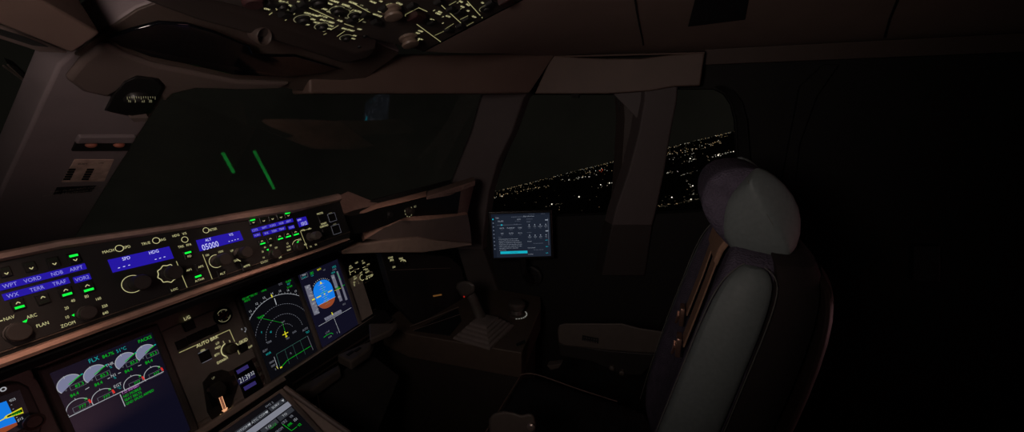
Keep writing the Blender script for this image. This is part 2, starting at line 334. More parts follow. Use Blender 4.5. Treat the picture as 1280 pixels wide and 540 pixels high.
def otx(t, x, y, h=3.0, m=LEG): S.text(OVH, t, *OVH.uv(x, y), h * .00125, m, .0008, .95, bold=.035)
for a, c in (((356, 25), (391, 0)), ((345, 12), (360, 1)), ((382, 7), (417, 23)), ((430, 29), (442, 33)), ((442, 4), (464, 16)), ((446, 28), (463, 17)), ((432, 18), (442, 11)), ((413, 37), (423, 31)), ((506, 19), (551, 52)), ((506, 18), (523, 9)), ((523, 9), (534, 14)), ((545, 0), (581, 33)), ((584, 1), (603, 22)), ((543, 44), (556, 38)), ((556, 36), (567, 29)), ((567, 16), (577, 10)), ((583, 32), (592, 27)), ((477, 8), (486, 4)), ((421, 45), (431, 38)), ((336, 18), (340, 15)), ((404, 43), (408, 41)), ((561, 6), (570, 1)), ((575, 24), (585, 19))): oln(a, c)
for t, x, y in (('APU', 344, 4), ('FIRE', 342.5, 8.5), ('ON', 333.5, 10.5), ('PULL', 365, 7), ('HYD PUMP', 389.5, 17.5), ('AUTO', 397, 28), ('ON', 391, 23.5), ('OFF', 383, 30), ('ENG 1 FEED', 409, 26), ('AUTO', 412, 31.5), ('ON', 412, 35.5), ('OFF', 403, 38), ('ENG', 405, 10.5), ('FUEL', 425, 25.5), ('LO', 423, 18.5), ('XFEED', 432, 6), ('PUMPS', 418, 1), ('NORM', 441, 3), ('ABV', 433, 12), ('AUTO', 447, 13.5), ('BAT', 451, 20.5), ('ON', 446, 23.5), ('ENG START', 435, 36.5), ('ON', 443, 44), ('AUTO', 440, 47.5), ('OFF', 449, 36), ('ANTI ICE', 471.5, 18.5), ('OFF', 475, 14), ('HOT', 490.5, 5), ('COLD', 499, 4), ('WIPER', 525.5, 38.5), ('FAST', 522, 41), ('SLOW', 525.5, 48.5), ('CABIN', 547.5, 16.5), ('MAN', 550, 14.5), ('AUTO', 560, 20), ('0', 542.5, 12.5), ('P', 553.5, 20.5), ('B', 553.5, 28.5), ('VENT', 571.5, 33), ('RAM', 576, 1.5), ('PACK', 585, 5.5), ('1', 572, 3), ('AIR', 585, 13), ('FLOW', 592.5, 20.5), ('LT', 614, 5.5)): otx(t, x, y)
for x, y, t in ((322, 2, 'ELEC'), (328, 6, 'GEN'), (352, 1, 'BUS'), (375, 2, 'HYD'), (399, 3, 'SYS'), (412, 4, 'PRIM'), (421, 8, 'SEC'), (411, 14, 'OFF'), (404, 20, 'FLT CTL'), (466, 2, 'PROBE'), (476, 1, 'AIR'), (540, 24, 'OVBD'), (578, 8, 'BLEED'), (603, 3, 'DIM')): otx(t, x, y, 2.6)
for x, y in ((418, 12), (426, 15), (437, 9), (452, 6), (458, 11), (396, 13), (372, 13), (361, 12), (433, 22), (455, 27)): otx('ON', x, y, 2.3, LEGD)
S.build('lettering', ov, False)
def sw(x, y, w=.0145, h=.014, m=BLACK, par=ov, fr=OVH, d=.006, name='push_button'):
    b = MB(); u, v = fr.uv(x, y); b.rect(fr, u, v, w, h, m, 0, d, .0015); return b.build(name, par)
for x, y in ((370, 9), (380, 3), (356, 16), (427, 13), (440, 24), (457, 17), (480, 9), (530, 20), (539, 27), (563, 10), (573, 14), (583, 23), (575, 31), (560, 36), (515, 6), (548, 1), (338, 3), (470, 26), (612, 3)): sw(x, y)
for x, y, r in ((378, 23, .0105), (402, 32, .0095), (398, 2, .012), (421, 12, .010), (443, 18, .009), (432, 46, .009), (607, 9.5, .011), (352, 6, .008)):
    u, v = OVH.uv(x, y); b = MB(); b.lathe(OVH, u, v, [(r, 0), (r, .003), (r * .7, .004), (r * .65, .006), (r * .55, .007)], BLACK, 20); k = b.build('rotary_selector', ov)
    b = sym(); b.ring(OVH, u, v, r * 1.15, .0011, LEGD, .001, 60, 300, 20); b.build('index_ring', k, False)
def okn(x, y, r, hgt, nm, lab, ax=0):
    u, v = OVH.uv(x, y, hgt * .6); b = MB()
    b.lathe(OVH, u, v, [(r * 1.1, 0), (r * 1.1, .004), (r * .8, .006), (r * .85, hgt * .6), (r, hgt * .75), (r * .95, hgt * .95), (r * .75, hgt)], mat('knob_tan', (92, 78, 68), .5, .1, 60), 18, .03); k = b.build(nm, ov); k['label'] = lab; return k
okn(491, 18, .0150, .016, 'rotary_knob', 'tan rotary knob')
k = okn(512, 53, .0165, .017, 'rotary_knob', 'tan rotary knob at front edge')
b = sym(); u, v = OVH.uv(515, 50); b.ring(OVH, u, v, .014, .0016, LEG, .001, -60, 60, 12); b.build('index_ring', k, False)
b = MB(); u, v = OVH.uv(318, 8, .01); b.lathe(OVH, u, v, [(.012, 0), (.013, .006), (.010, .009)], mat('guard_red', (44, 25, 25), .5), 20, .05); kk = b.build('guarded_knob', ov); kk['label'] = 'dull red fluted knob'
sw(519, 18, .026, .024, mat('guard_dark_red', (40, 20, 20), .5), d=.01, name='switch_guard')
sw(632, -1, .026, .024, mat('guard_dark_red', (40, 20, 20), .5), d=.01, name='switch_guard')
for x, y in ((449, 58), (456, 45), (600, 20)):
    u, v = OVH.uv(x, y); b = MB(); b.lathe(OVH, u, v, [(.004, 0), (.004, .002), (.002, .003)], BLACK, 12); b.build('fastener', ov)
# overhead front bezel bar with round air nozzle
b = MB(); rr = []
for (x, y), dd in zip(((150, -14), (240, 20), (300, 36), (370, 57), (425, 76), (452, 70)), (0, 0, 0, 0, 0, 0)):
    p = POST.px(x, y, .03); rr.append([p, p + V((0, .0, .016)), p + V((0, -.05, .05)), p + V((0, -.04, .012)), p + V((0, -.012, -.006))])
b.loft(rr, mat('bezel_bar_plastic', (44, 37, 34), .55, .06, 18)); struct(b.build('trim_13', bevel=.003))
AN = Fr(POST.px(327, 44, .045), (1, .15, 0), (.05, -.35, .8))
nz = thing('air_nozzle', AN.o, 'round dark gasper air nozzle set in the bar in front of the overhead panel', 'air vent')
b = MB(); b.lathe(AN, 0, 0, [(.013, -.015), (.0145, .004), (.0135, .006), (.0115, .004), (.010, -.01)], mat('nozzle_plastic', (58, 48, 44), .5), 24); b.build('nozzle_ring', nz)
b = MB(); b.lathe(AN, 0, 0, [(.0098, -.012), (.006, -.010), (.003, -.009)], DARK, 20); b.build('nozzle_core', nz)
# smoked sun visor
vis = [(137, 48), (165, 38), (200, 29), (235, 31), (270, 41), (312, 58), (316, 67), (330, 70), (370, 70), (425, 86), (402, 92), (360, 97), (292, 94), (232, 80), (190, 72), (150, 58)]
b = MB(); b.ext([POST.px(x, y, .016 + .012 * math.sin(max(0, min(1, (x - 137) / 290)) * math.pi)) for x, y in vis], -POST.n * .006, GLOSS); tag(b.build('sun_visor', bevel=.002), 'glossy black smoked sun visor folded under the bar at the windshield top', 'sun visor')
# ================================================================ POST FITTINGS
CP = Fr(POST.px(170, 118, .03), (1, 0.02, 0), (0, -.25, .97))
cp = thing('standby_compass', CP.o, 'black standby compass with white scale hung at top of the centre post', 'compass')
b = MB()
cx = [(130, 138), (140, 118), (155, 101), (170, 94), (198, 98), (206, 108), (198, 124), (188, 141), (165, 146)]
b.loft([[POST.px(x, y, 0) for x, y in cx], [POST.px(x + 1, y, .012) for x, y in cx], [POST.px(168 + (x - 168) * .9, 118 + (y - 118) * .9, .02) for x, y in cx]], BLACK); b.build('housing', cp, bevel=.003)
CF = Fr(POST.px(175, 121, .024), (1, 0, 0), (0, -.3, .95))
b = MB(); b.lathe(Fr(CF.o + V((0, .012, 0)), (1, 0, 0), (0, 1, 0)), 0, 0, [(.015, -.008), (.017, -.005), (.017, .005), (.015, .008)], mat('compass_drum', (30, 28, 28), .4), 24); dr = b.build('drum', cp)
b = sym()
for i in range(13): x = 156 + i * 2.9; b.seg(CF, CF.uv(x, 119 + abs(i - 8) * .05), CF.uv(x + .3, (121.5 if i % 3 else 123)), .0006, LEGD, .006)
for t, x in (('N', 159), ('3', 166), ('33', 176), ('30', 185)): b.tpx(CF, t, x, 125, 3.4, LEGD, .006)
b.build('scale', dr, False)
b = MB(); b.ext(onp((158, 141), (182, 141), (180, 146), (164, 147), w=.01), POST.n * .01, GREY); b.build('adjust_key', cp, bevel=.001)
er = thing('eye_reference_indicator', POST.px(125, 180), 'black slot with two orange-brown balls on the centre post below the compass', 'indicator')
b = MB(); b.ext(onp((97, 167), (168, 167), (164, 175), (92, 175)), POST.n * .008, POSTM); b.build('hood', er, bevel=.002)
b = MB(); b.ext(onp((95, 174), (165, 174), (160, 187), (89, 187)), POST.n * .003, DARK); b.build('slot', er)
for x in (114, 149):
    p = POST.px(x, 181, .004); b = MB(); rings = []
    for i in range(1, 8): th = math.pi * i / 8; rings.append([p + V((math.sin(th) * math.cos(a) * .0085, -math.cos(th) * .005, math.sin(th) * math.sin(a) * .0055)) for a in [2 * math.pi * k / 16 for k in range(16)]])
    b.loft(rings, mat('orange_ball', (140, 82, 66), .5)); b.build('ball', er)
pl = thing('placard', POST.px(108, 212), 'pale tan placard with two black tables on the centre post', 'placard')
b = MB(); b.ext(onp((93, 199), (142, 199), (130, 226), (77, 227)), POST.n * .0012, mat('placard_tan', (176, 150, 138), .7)); b.build('plate', pl)
b = sym()
for x0 in (0, 23):
    for r in range(5): x, y = 89 + x0 - r * 1.6, 212 + r * 3; b.poly([POST.px(px, py, .0016) for px, py in ((x - 3, y - 1.3), (x + 6, y - 1.3), (x + 5, y + 1.3), (x - 4, y + 1.3))], BLACK)
for t, x, y in (('FLAPS', 103, 204), ('VFE', 126, 203)): b.tpx(POST, t, x, y, 2, BLACK, .0016)
b.build('table_print', pl, False)
pk = thing('placard', POST.px(93, 238), 'narrow black placard with grey text low on the centre post', 'placard')
b = MB(); b.ext(onp((71, 234), (120, 232), (114, 239), (66, 243)), POST.n * .0012, BLACK); b.build('plate', pk)
b = sym(); gt = mat('grey_print', (140, 130, 125), .7); b.tpx(POST, 'THIS PLACARD ONLY', 95, 235.5, 2.2, gt, .0018, 1.2); b.tpx(POST, 'WHEN RECORDER IS ON', 92, 239.3, 2.2, gt, .0018, 1.2); b.build('print', pk, False)
# captain side beam, seen at top left
b = MB(); q = [(-60, -30), (40, -6), (126, 42), (91, 67), (0, 31), (-80, 5)]; b.ext(onp(*q, w=.06), -POST.n * .06, BEAMM); struct(b.build('trim_14', bevel=.003))
b = MB(); b.ext(onp((-40, 22), (0, 33), (88, 68), (50, 66), (0, 50), (-50, 36), w=.045), -POST.n * .03, mat('brow_plastic', (60, 50, 45))); struct(b.build('trim_15', bevel=.003))
b = MB(); b.ext(onp((-10, 33), (30, 45), (60, 58), (40, 56), (0, 43), w=.063), POST.n * .001, DARK); tag(b.build('air_slot', smooth=False), 'thin dark air slot along the beam at top left corner', 'air slot')
# wiper outside left windshield
LW = Fr((-.15, 1.0, 1.17), (1, 0, 0), (0, -.403, .29))
wp = thing('windshield_wiper', POST.px(25, 96, -.08), 'thin parked wiper with twin arms outside the left windshield', 'wiper')
for k, ((x0, y0), (x1, y1)) in enumerate((((4, 82), (36, 105)), ((10, 81), (46, 112)))):
    b = MB(); b.tube([POST.px(x0, y0, -.09), POST.px(x1, y1, -.09)], .0016, CHROME, 6); b.build('arm', wp)
b = MB(); b.ext([POST.px(x, y, -.088) for x, y in ((9, 79), (20, 83), (56, 116), (46, 114))], -POST.n * .01, DARK); b.build('blade', wp)
# ================================================================ GLARESHIELD
gs = thing('glareshield', (0, .72, .97), 'long black glareshield with brown padded top and lower lip across the cockpit', 'glareshield')
XR = .33
def gsec(X, pts): return [MCP.o + V((X, 0, 0)) + MCP.v * v - MCP.n * d if isinstance(v, float) else v for v, d in pts]
def sect(prof, X): return [V((X, MCP.o.y, MCP.o.z)) + MCP.v * v + MCP.n * w for v, w in prof]
# face: taller in the middle, its top edge falling towards the right end
def ftop(X): return .0655 if X < -.13 else (.0655 - (X + .13) / .335 * .0262 if X < .205 else .0393)
def fbrow(X): return .0775 if X < -.13 else (.0775 - (X + .13) / .12 * .010 if X < -.01 else max(.0575, .0675 - (X + .01) * .035))
XS = (-.75, -.5, -.3, -.2, -.13, -.07, -.01, .05, .1, .15, .205, .26, XR)
b = MB(); b.loft([sect([(-.0345, 0), (ftop(X), 0), (ftop(X), -.06), (-.0345, -.06)], X) for X in XS], BLACK); b.build('face', gs, bevel=.001)
b = MB(); rr = []
for X in XS:
    f0, f1 = ftop(X), fbrow(X); h = f1 - f0
    rr.append(sect([(f0, .001), (f0 + h * .25, .009), (f0 + h * .75, .009), (f1, .001), (f1 - .002, -.10), (f1 - .012, -.40), (f0 - .03, -.41), (f0 - .03, -.12), (f0 - .005, -.05)], X))
b.loft(rr, COAM); tp = b.build('top_padding', gs); tp['label'] = 'brown padded top'
b = MB(); rr = []
for X in (-.75, -.5, -.3, -.2, -.1, 0, .1, .2, .26, XR - .02):
    k = 0 if X < .0 else min(1, X / .2); t0 = -.0405 - .0065 * k; t1 = -.0515 - .002 * k
    rr.append(sect([(t0, .003), (t0 - .0005, .013), ((t0 + t1) / 2, .017), (t1 + .0012, .013), (t1, .0), (t1, -.10), (t0, -.10)], X))
b.loft(rr, LIPM); lp = b.build('lower_lip', gs); lp['label'] = 'tan padded lower lip'
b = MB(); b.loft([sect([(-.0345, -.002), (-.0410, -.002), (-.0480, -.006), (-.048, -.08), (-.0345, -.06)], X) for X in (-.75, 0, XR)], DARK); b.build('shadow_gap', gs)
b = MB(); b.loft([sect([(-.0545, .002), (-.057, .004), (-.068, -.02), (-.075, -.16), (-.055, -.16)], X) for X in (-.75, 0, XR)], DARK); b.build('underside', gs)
# edge line between face and lip (thin metal trim)
b = MB(); b.tube([MCP.P(X, -.0350, .0005) for X in (-.75, 0, XR)], .0006, CONS, 6); b.build('edge_trim', gs)
def zig(S, fr, u, v, r, t, m, n=14, a0=40, a1=330):
    pts = [(u + r * (1 + (.09 if i % 2 else -.06)) * cos_(a0 + (a1 - a0) * i / n), v + r * (1 + (.09 if i % 2 else -.06)) * sin_(a0 + (a1 - a0) * i / n)) for i in range(n + 1)]
    for p, q in zip(pts, pts[1:]): S.seg(fr, p, q, t, m, .0009)
def lcd(par, x0, y0, x1, y1, x2, y2, x3, y3, txts, name='lcd_window'):
    b = MB(); b.ext([MCP.px(*p) + MCP.n * .0006 for p in ((x0, y0), (x1, y1), (x2, y2), (x3, y3))], MCP.n * .0006, BLUE); o = b.build(name, par)
    s = sym()
    for t, x, y, h, m, sx in txts: s.tpx(MCP, t, x, y, h, m, .0018, sx)
    s.build('readout', o, False); return o
def lcdr(par, xa, ya, xb, yb, hp, txts):     # parallelogram window from its left-centre and right-centre points
    (ua, va), (ub, vb) = MCP.uv(xa, ya), MCP.uv(xb, yb); v = (va + vb) / 2; h = hp * MCP.vpx((xa + xb) / 2, (ya + yb) / 2)
    b = MB(); b.rect(MCP, (ua + ub) / 2, v, ub - ua, h, BLUE, .0006, .0006); o = b.build('lcd_window', par); s = sym()
    for t, x in txts: s.text(MCP, t, MCP.uv(x, ya + (yb - ya) * (x - xa) / (xb - xa))[0], v, h * .56, LCDM, .0018, .80)
    s.build('readout', o, False); return o
def knob(par, x, y, r, hgt, fr=MCP, cap=(None), m=KNOBM, nm='rotary_knob', tooth=.03):
    u, v = fr.uv(x, y); b = MB()
    b.lathe(fr, u, v, [(r * 1.05, 0), (r * 1.05, .002), (r * .62, .003), (r * .62, hgt * .45), (r * .95, hgt * .5), (r, hgt * .55), (r, hgt * .92), (r * .9, hgt), (r * .2, hgt)], m, 26, tooth); return b.build(nm, par)
def button(par, x, y, wpx, hpx, lit=False, chev=0, bar=0, lab=None, outline=False):
    u, v = MCP.uv(x, y); w, h = wpx * MCP.upx(x, y), hpx * MCP.vpx(x, y)
    b = MB(); b.rect(MCP, u, v, w, h, mat('button_black', (14, 13, 13), .45, .1, 90), .0, .003, .0006); o = b.build('push_button', par)
    s = sym()
    if outline:
        for p, q in (((-1, -1), (1, -1)), ((1, -1), (1, 1)), ((1, 1), (-1, 1)), ((-1, 1), (-1, -1))): s.seg(MCP, (u + p[0] * w / 2, v + p[1] * h / 2), (u + q[0] * w / 2, v + q[1] * h / 2), .0005, WD, .0034)
    if chev:
        cv = v - bar * h * .18
        for sx in (-1, 1): s.seg(MCP, (u + sx * w * .16, cv + chev * -h * .08), (u, cv + chev * h * .10), .0009, LEG, .0035)
    if lab: s.text(MCP, lab, u, v - (h * .22 if bar else 0), h * .26, LEG, .0035, 1.0)
    if chev or lab or outline: s.build('lettering', o, False)
    if bar:
        b = MB(); b.rect(MCP, u, v + bar * h * .26, w * .72, h * .22, GRN if lit else mat('bar_off', (12, 26, 16), .4), .003, .0006); c = b.build('status_bar', o, False)
        if lit: c['label'] = 'lit green status bar'
    return o
b = MB(); b.loft([[MCP.P(X, .020, w_) for w_ in (-.10, -.47)] + [MCP.P(X, .004, w_) for w_ in (-.47, -.10)] for X in (.31, .62, .98)], DARK); b.build('deck', gs)
GST = glow('strip_green', (40, 255, 100), .75)  # unseen green strips, added so the windshield reflects two green streaks
for (xa, wa, va), (xb, wb_, vb), lab in (((.363, -.262, .021), (.460, -.372, .021), 'longer thin green strip, added on the deck behind the glareshield so the windshield mirrors it'), ((.286, -.275, .0505), (.330, -.328, .0495), 'shorter thin green strip, added behind the glareshield so the windshield mirrors it')):
    a_, b_ = MCP.P(xa, va, wa), MCP.P(xb, vb, wb_); d_ = (b_ - a_).normalized(); q_ = d_.cross(MCP.v).normalized() * .004
    b = MB(); b.loft([[a_ - q_, a_ + q_, a_ + q_ * .8 + MCP.v * .002, a_ - q_ * .8 + MCP.v * .002], [b_ - q_, b_ + q_, b_ + q_ * .8 + MCP.v * .002, b_ - q_ * .8 + MCP.v * .002]], GST); tag(b.build('reflection_strip'), lab, 'added reflection strip', 'green strips added for their windshield reflection')
# ---- left display control panel
lp_ = thing('display_control_panel', MCP.P(-.16, 0), 'display control panel left of the speed window, with large NAV ARC PLAN legends', 'control panel')
for x, y, l in ((6, 340, 0), (37, 333.5, 0), (66, 328, 0), (92, 323, 1)): button(lp_, x, y, 15, 13, l, -1, 1)
for x, y, l in ((22, 381, 1), (53, 374, 0), (81.5, 365, 1), (108.5, 359.5, 1)): button(lp_, x, y, 17, 13, l, 1, -1)
lcdr(lp_, -30, 363, 108, 335.5, 8.5, (('CSTR', -14), ('WPT', 11), ('VORD', 40), ('NDB', 71), ('ARPT', 95.5)))
lcdr(lp_, 2.5, 370, 87, 352, 8.5, (('WX', 14.5), ('TERR', 45.5), ('TRAF', 74)))
lcdr(lp_, 91.5, 350, 113, 346, 8.0, (('VOR2', 102),))
lcdr(lp_, -40, 377, -2, 371, 8.5, (('VOR1', -20),))
s = sym()
for t, x, y, h in (('NAV', 11, 397.5, 4.2), ('ARC', 39.5, 395, 4.2), ('PLAN', 53, 405.5, 4.2), ('ZOOM', 85, 405.2, 4), ('10', 83.5, 396.5, 3.6), ('20', 83, 385, 3.6), ('40', 91, 375.8, 3.6), ('80', 108, 370.5, 3.6), ('160', 122.5, 373.5, 3.4), ('320', 130.5, 382.5, 3.4), ('640', 131.5, 391, 3.4)): s.tpx(MCP, t, x, y, h, LEG)
s.seg(MCP, MCP.uv(-6, 403), MCP.uv(3, 400.5), .0012, LEG, .0008)
s.build('lettering', lp_, False)
for pts in (((28, 402), (34, 399), (32, 405)), ((89.5, 394), (92.5, 392.3), (92.5, 395.5))):
    b = MB(); b.ext([MCP.px(*p) for p in pts], MCP.n * .001, GRN); b.build('pointer_light', lp_, False)
knob(lp_, 20.5, 415, .0105, .011); knob(lp_, 106.5, 391, .0085, .012)
# ---- flight control panel
fc = thing('flight_control_panel', MCP.P(0, 0), 'central flight control panel with blue speed and altitude windows', 'control panel')
lcd(fc, 134, 325, 211, 308, 217, 323, 140.6, 341, (('SPD', 157, 323, 4, LCDT, 1.1), ('- - -', 154, 332.3, 6, LCDT, 1.3), ('HDG', 191.5, 315, 4, LCDT, 1.1), ('- - -', 199, 321.8, 6, LCDT, 1.2)))
lcd(fc, 244.6, 300.5, 299, 288.5, 304, 300, 249.4, 314.4, (('ALT', 259.5, 299.8, 3.4, LCDT, 1.1), ('V/S', 288, 293.4, 3.2, LCDT, 1.1), ('05000', 262.2, 307.2, 7.4, LCDT, .98), ('- - - -', 291, 299.6, 5, LCDT, 1.1)))
s = sym()
for t, x, y, h in (('MACH', 135, 314, 3.4), ('SPD', 158.5, 308.8, 3.4), ('TRUE', 182, 304.2, 3.2), ('MAG', 202, 299.8, 3.2), ('HDG', 219.5, 294.4, 3), ('V/S', 230.2, 292, 3), ('TRK', 226, 308.3, 3), ('FPA', 235.7, 306, 3), ('METER', 265.2, 287, 3), ('100', 258.5, 319, 2.6), ('1000', 275.5, 314.6, 2.6), ('UP', 289.6, 313.5, 2.6), ('DN', 294.6, 325.8, 2.6)): s.tpx(MCP, t, x, y, h, LEG, .0008, 1.1)
for a, c in (((220, 326.5), (233.5, 359.5)), ((253, 318), (265, 349))): s.seg(MCP, MCP.uv(*a), MCP.uv(*c), .0010, LINE, .0008)
u, v = MCP.uv(165.5, 355); s.ring(MCP, u, v, .0122, .0008, LEG, .0009)
u, v = MCP.uv(210, 342); zig(s, MCP, u, v, .0130, .0011, LEG)
u, v = MCP.uv(270, 326.5); s.ring(MCP, u, v, .0108, .0009, LEG, .0009, 70, 350)
u, v = MCP.uv(303, 318); s.ring(MCP, u, v, .0125, .0012, LEG, .0009, 140, 235)
s.build('lettering', fc, False)
for x, y in ((148, 310.8), (194, 301), (229.8, 299.8), (256.3, 288.2)):
    u, v = MCP.uv(x, y); b = MB(); b.lathe(MCP, u, v, [(.0040, 0), (.0040, .002), (.0034, .0026)], BLACK, 20); o = b.build('changeover_button', fc)
    s = sym(); s.ring(MCP, u, v, .0044, .0008, LEG, .0028); s.build('rim', o, False)
knob(fc, 165.5, 355, .0105, .030); knob(fc, 210, 342, .0105, .022); knob(fc, 270, 326.5, .0098, .028); knob(fc, 299, 317, .0098, .024)
for x, y, lit, lab, bar in ((216.6, 362, 0, 'LOC', 0), (234.5, 318.5, 1, 'FD', 1), (235, 337.7, 0, 'AP1', 0), (249.5, 333.5, 0, 'AP2', 0), (247.3, 348, 1, 'A/THR', 1), (276.8, 342, 0, 'ALT', 0), (307, 332.6, 0, 'APPR', 0)): button(fc, x, y, 11, 10, lit, 0, bar, lab)
# ---- right display control panel
rp_ = thing('display_control_panel', MCP.P(.19, 0), 'display control panel right of the altitude window, beside the small 1015 window', 'control panel')
for x, y, l in ((315, 277.2, 1), (328, 275.2, 0), (339, 272.8, 0), (349.5, 270.8, 0), (358.7, 268.6, 1)): button(rp_, x, y, 8.6, 7.2, l, -1, 1)
for x, y, l in ((326.5, 303, 1), (337, 300, 0), (348.7, 297, 1), (358.7, 294.2, 1), (368.5, 291.5, 1)): button(rp_, x, y, 8.6, 7.2, l, 1, -1)
lcdr(rp_, 313.4, 287, 366.4, 276.8, 4.8, (('CSTR', 317.5), ('WPT', 329.5), ('VORD', 340), ('NDB', 351), ('ARPT', 360.5)))
lcdr(rp_, 316.3, 294.8, 325.5, 293, 4.8, (('VOR1', 320.8),))
lcdr(rp_, 328, 291.8, 356.8, 285.8, 4.8, (('WX', 332), ('TERR', 342), ('TRAF', 351.5)))
lcdr(rp_, 360, 285, 367.6, 283.4, 4.6, (('VOR2', 363.8),))
s = sym()
for t, x, y, h in (('ZOOM', 330, 327.2, 2.6), ('10', 329.2, 322, 2.2), ('20', 328, 314.6, 2.2), ('40', 330.8, 309.2, 2.2), ('80', 338, 306.8, 2.2), ('160', 344.7, 309.6, 2.2), ('320', 349.2, 316, 2.2), ('640', 350, 321.7, 2.2), ('LS', 359, 304.3, 2.2), ('VOR', 360.3, 308.3, 2.2), ('NAV', 361, 312.3, 2.2), ('ARC', 374, 299.5, 2.4), ('PLAN', 380, 306, 2.4), ('inHg', 378, 287.5, 2.3), ('hPa', 386.5, 285.8, 2.3), ('LS', 388, 307.8, 2.4), ('VV', 394.5, 305.8, 2.4)): s.tpx(MCP, t, x, y, h, LEG, .0008, 1.1)
s.seg(MCP, MCP.uv(375.2, 289), MCP.uv(384, 311), .0010, LINE, .0008); s.seg(MCP, MCP.uv(375.2, 289), MCP.uv(389, 285.6), .0008, LINE, .0008)
u, v = MCP.uv(373, 308); s.ring(MCP, u, v, .0140, .0008, LEG, .0009, 75, 150)
s.build('lettering', rp_, False)
for pts in (((333, 312), (335.5, 311), (335, 313.5)), ((370.5, 302.8), (373, 301.4), (372.8, 304))):
    b = MB(); b.ext([MCP.px(*p) for p in pts], MCP.n * .001, GRN); b.build('pointer_light', rp_, False)
knob(rp_, 340.5, 318, .0088, .014); knob(rp_, 370.5, 309, .0085, .014); knob(rp_, 387.5, 296, .0085, .026, m=mat('knob_grey', (70, 64, 61), .5))
lcd(rp_, 370, 273.3, 381.8, 270.6, 385.3, 280.6, 373.9, 284.3, (('QNH', 373.4, 275, 2.2, LCDT, 1), ('1015', 379.2, 279.4, 4.6, LCDT, .92)))
# ---- warning button block at the right end
wb = thing('warning_button_panel', MCP.P(.29, 0), 'block of dark warning buttons with small cream captions at right end of glareshield', 'control panel')
for x, y, w, h, ol in ((414, 272, 9, 10, 1), (402, 274, 8, 8, 0), (419, 287, 10, 11, 1), (407, 291, 8, 10, 0)): button(wb, x, y, w, h, outline=bool(ol))
s = sym()
for t, x, y, h in (('MASTER', 399.7, 266.8, 2.2), ('WARN', 404.3, 279.5, 2.4), ('CHRONO', 404.8, 282.6, 2.4), ('AUTO', 412.7, 266.5, 1.6), ('LAND', 418, 280.2, 1.6)): s.tpx(MCP, t, x, y, h, LEG if h > 2 else LEGD, .0008, 1.1)
s.build('lettering', wb, False)
# ---- right wing of the glareshield: sweeps aft-outboard to the side window
wg = thing('glareshield_wing', (.6, .78, .98), 'brown padded side wing of the glareshield running to the window pillar', 'glareshield wing')
def g(x, y, X): return aX(x, y, X)
# raised end block of the coaming
b = MB(); q = [g(394, 259, .26), g(434, 238.5, .50), g(474, 254, .56), g(440, 268, .42), g(420, 267, .34)]
b.ext(q, (0, .02, -.05), COAM); b.build('end_block', wg, bevel=.004)
# wing face (black recess) with its top edge, frame and lower body
b = MB(); b.ext([g(424, 268, .335), g(440, 270, .37), g(533, 248, .66), g(576, 239, .84), g(572, 268, .84), g(500, 277, .60), g(457, 290, .44), g(432, 294, .335)], (0.01, .05, 0), BLACK); b.build('face', wg)
b = MB(); e0 = [(440, 272, .37), (470, 261, .45), (500, 254, .54), (533, 245.5, .66)]
b.loft([[g(x, y, X), g(x - 1, y - (5 if i in (1, 2) else 2.2), X + .02), g(x, y - 7, X + .12), g(x, y + 2, X + .05)] for i, (x, y, X) in enumerate(e0)], LIPM); b.build('top_edge', wg)
b = MB(); e1 = [(533, 246, 250, .655), (560, 237, 245, .77), (594, 225.5, 232, .93)]
b.loft([[g(x, y, X), g(x, y2, X), g(x, y2, X) + V((.08, .05, 0)), g(x, y, X) + V((.08, .05, 0))] for x, y, y2, X in e1], COAM); b.build('outer_edge', wg, bevel=.002)
b = MB(); b.ext([g(581, 232, .86), g(594, 226, .93), g(585, 252, .93), g(584, 269, .90), g(571, 270, .84), g(575, 240, .84)], (.06, .04, 0), COAM); b.build('end_frame', wg, bevel=.003)
b = MB(); q = [g(457, 299, .43), g(478, 286, .50), g(500, 276, .58), g(534, 275, .68), g(585, 268, .88), g(588, 285, .90), g(590, 304, .90), g(555, 300, .78), g(520, 297, .67), g(476, 301, .50)]
b.ext(q, (.03, .07, 0), mat('wing_body', (88, 76, 72), .6, .08, 30, .1)); b.build('body', wg, bevel=.002)
b = MB(); e = [(457, 299, .43), (478, 286, .50), (500, 276.5, .58), (534, 274.5, .68), (585, 268, .88)]
b.loft([[g(x, y, X), g(x, y, X) + V((.02, .03, .014)), g(x, y, X) + V((.06, .09, .012)), g(x, y + 3, X) + V((.0, .01, 0))] for x, y, X in e], LIPM); b.build('ledge', wg, bevel=.001)
b = MB(); rows = [((426, 313, .37), (428, 318, .37)), ((450, 305, .42), (455, 317, .43)), ((490, 300, .52), (494, 316, .53)), ((524, 296.5, .64), (529, 316, .64)), ((550, 301, .74), (553, 312.5, .74)), ((590, 304, .88), (590, 307, .88))]
b.loft([[g(*a), g(*c), g(*c) + V((.04, .08, 0)), g(*a) + V((.04, .08, 0))] for a, c in rows], mat('pad_leather', (120, 104, 94), .6, .1, 60, .2)); pd = b.build('lower_pad', wg, bevel=.004); pd['label'] = 'paler rounded hand pad'
WF = Fr(g(510, 264, .575), (g(533, 255, .655) - g(480, 270, .47)), (0, .1, 1))
b = MB(); b.lathe(WF, 0, 0, [(.013, 0), (.013, .004), (.009, .006), (.009, .018), (.006, .019)], KNOBM, 20, .04); k = b.build('rotary_knob', wg)
s = sym(); s.dots(WF, 0, 0, .0165, .0022, LEGD, .0025, 20, 330, 9, .55); s.tpx(WF, 'OFF', 505, 258, 2.4, LEGD, .003); s.tpx(WF, 'BRT', 518, 258, 2.4, LEGD, .003); s.build('lettering', k, False)
b = MB(); b.lathe(WF, *WF.uv(485, 269), [(.010, 0), (.010, .004), (.007, .012)], BLACK, 20); b.build('rotary_knob', wg)
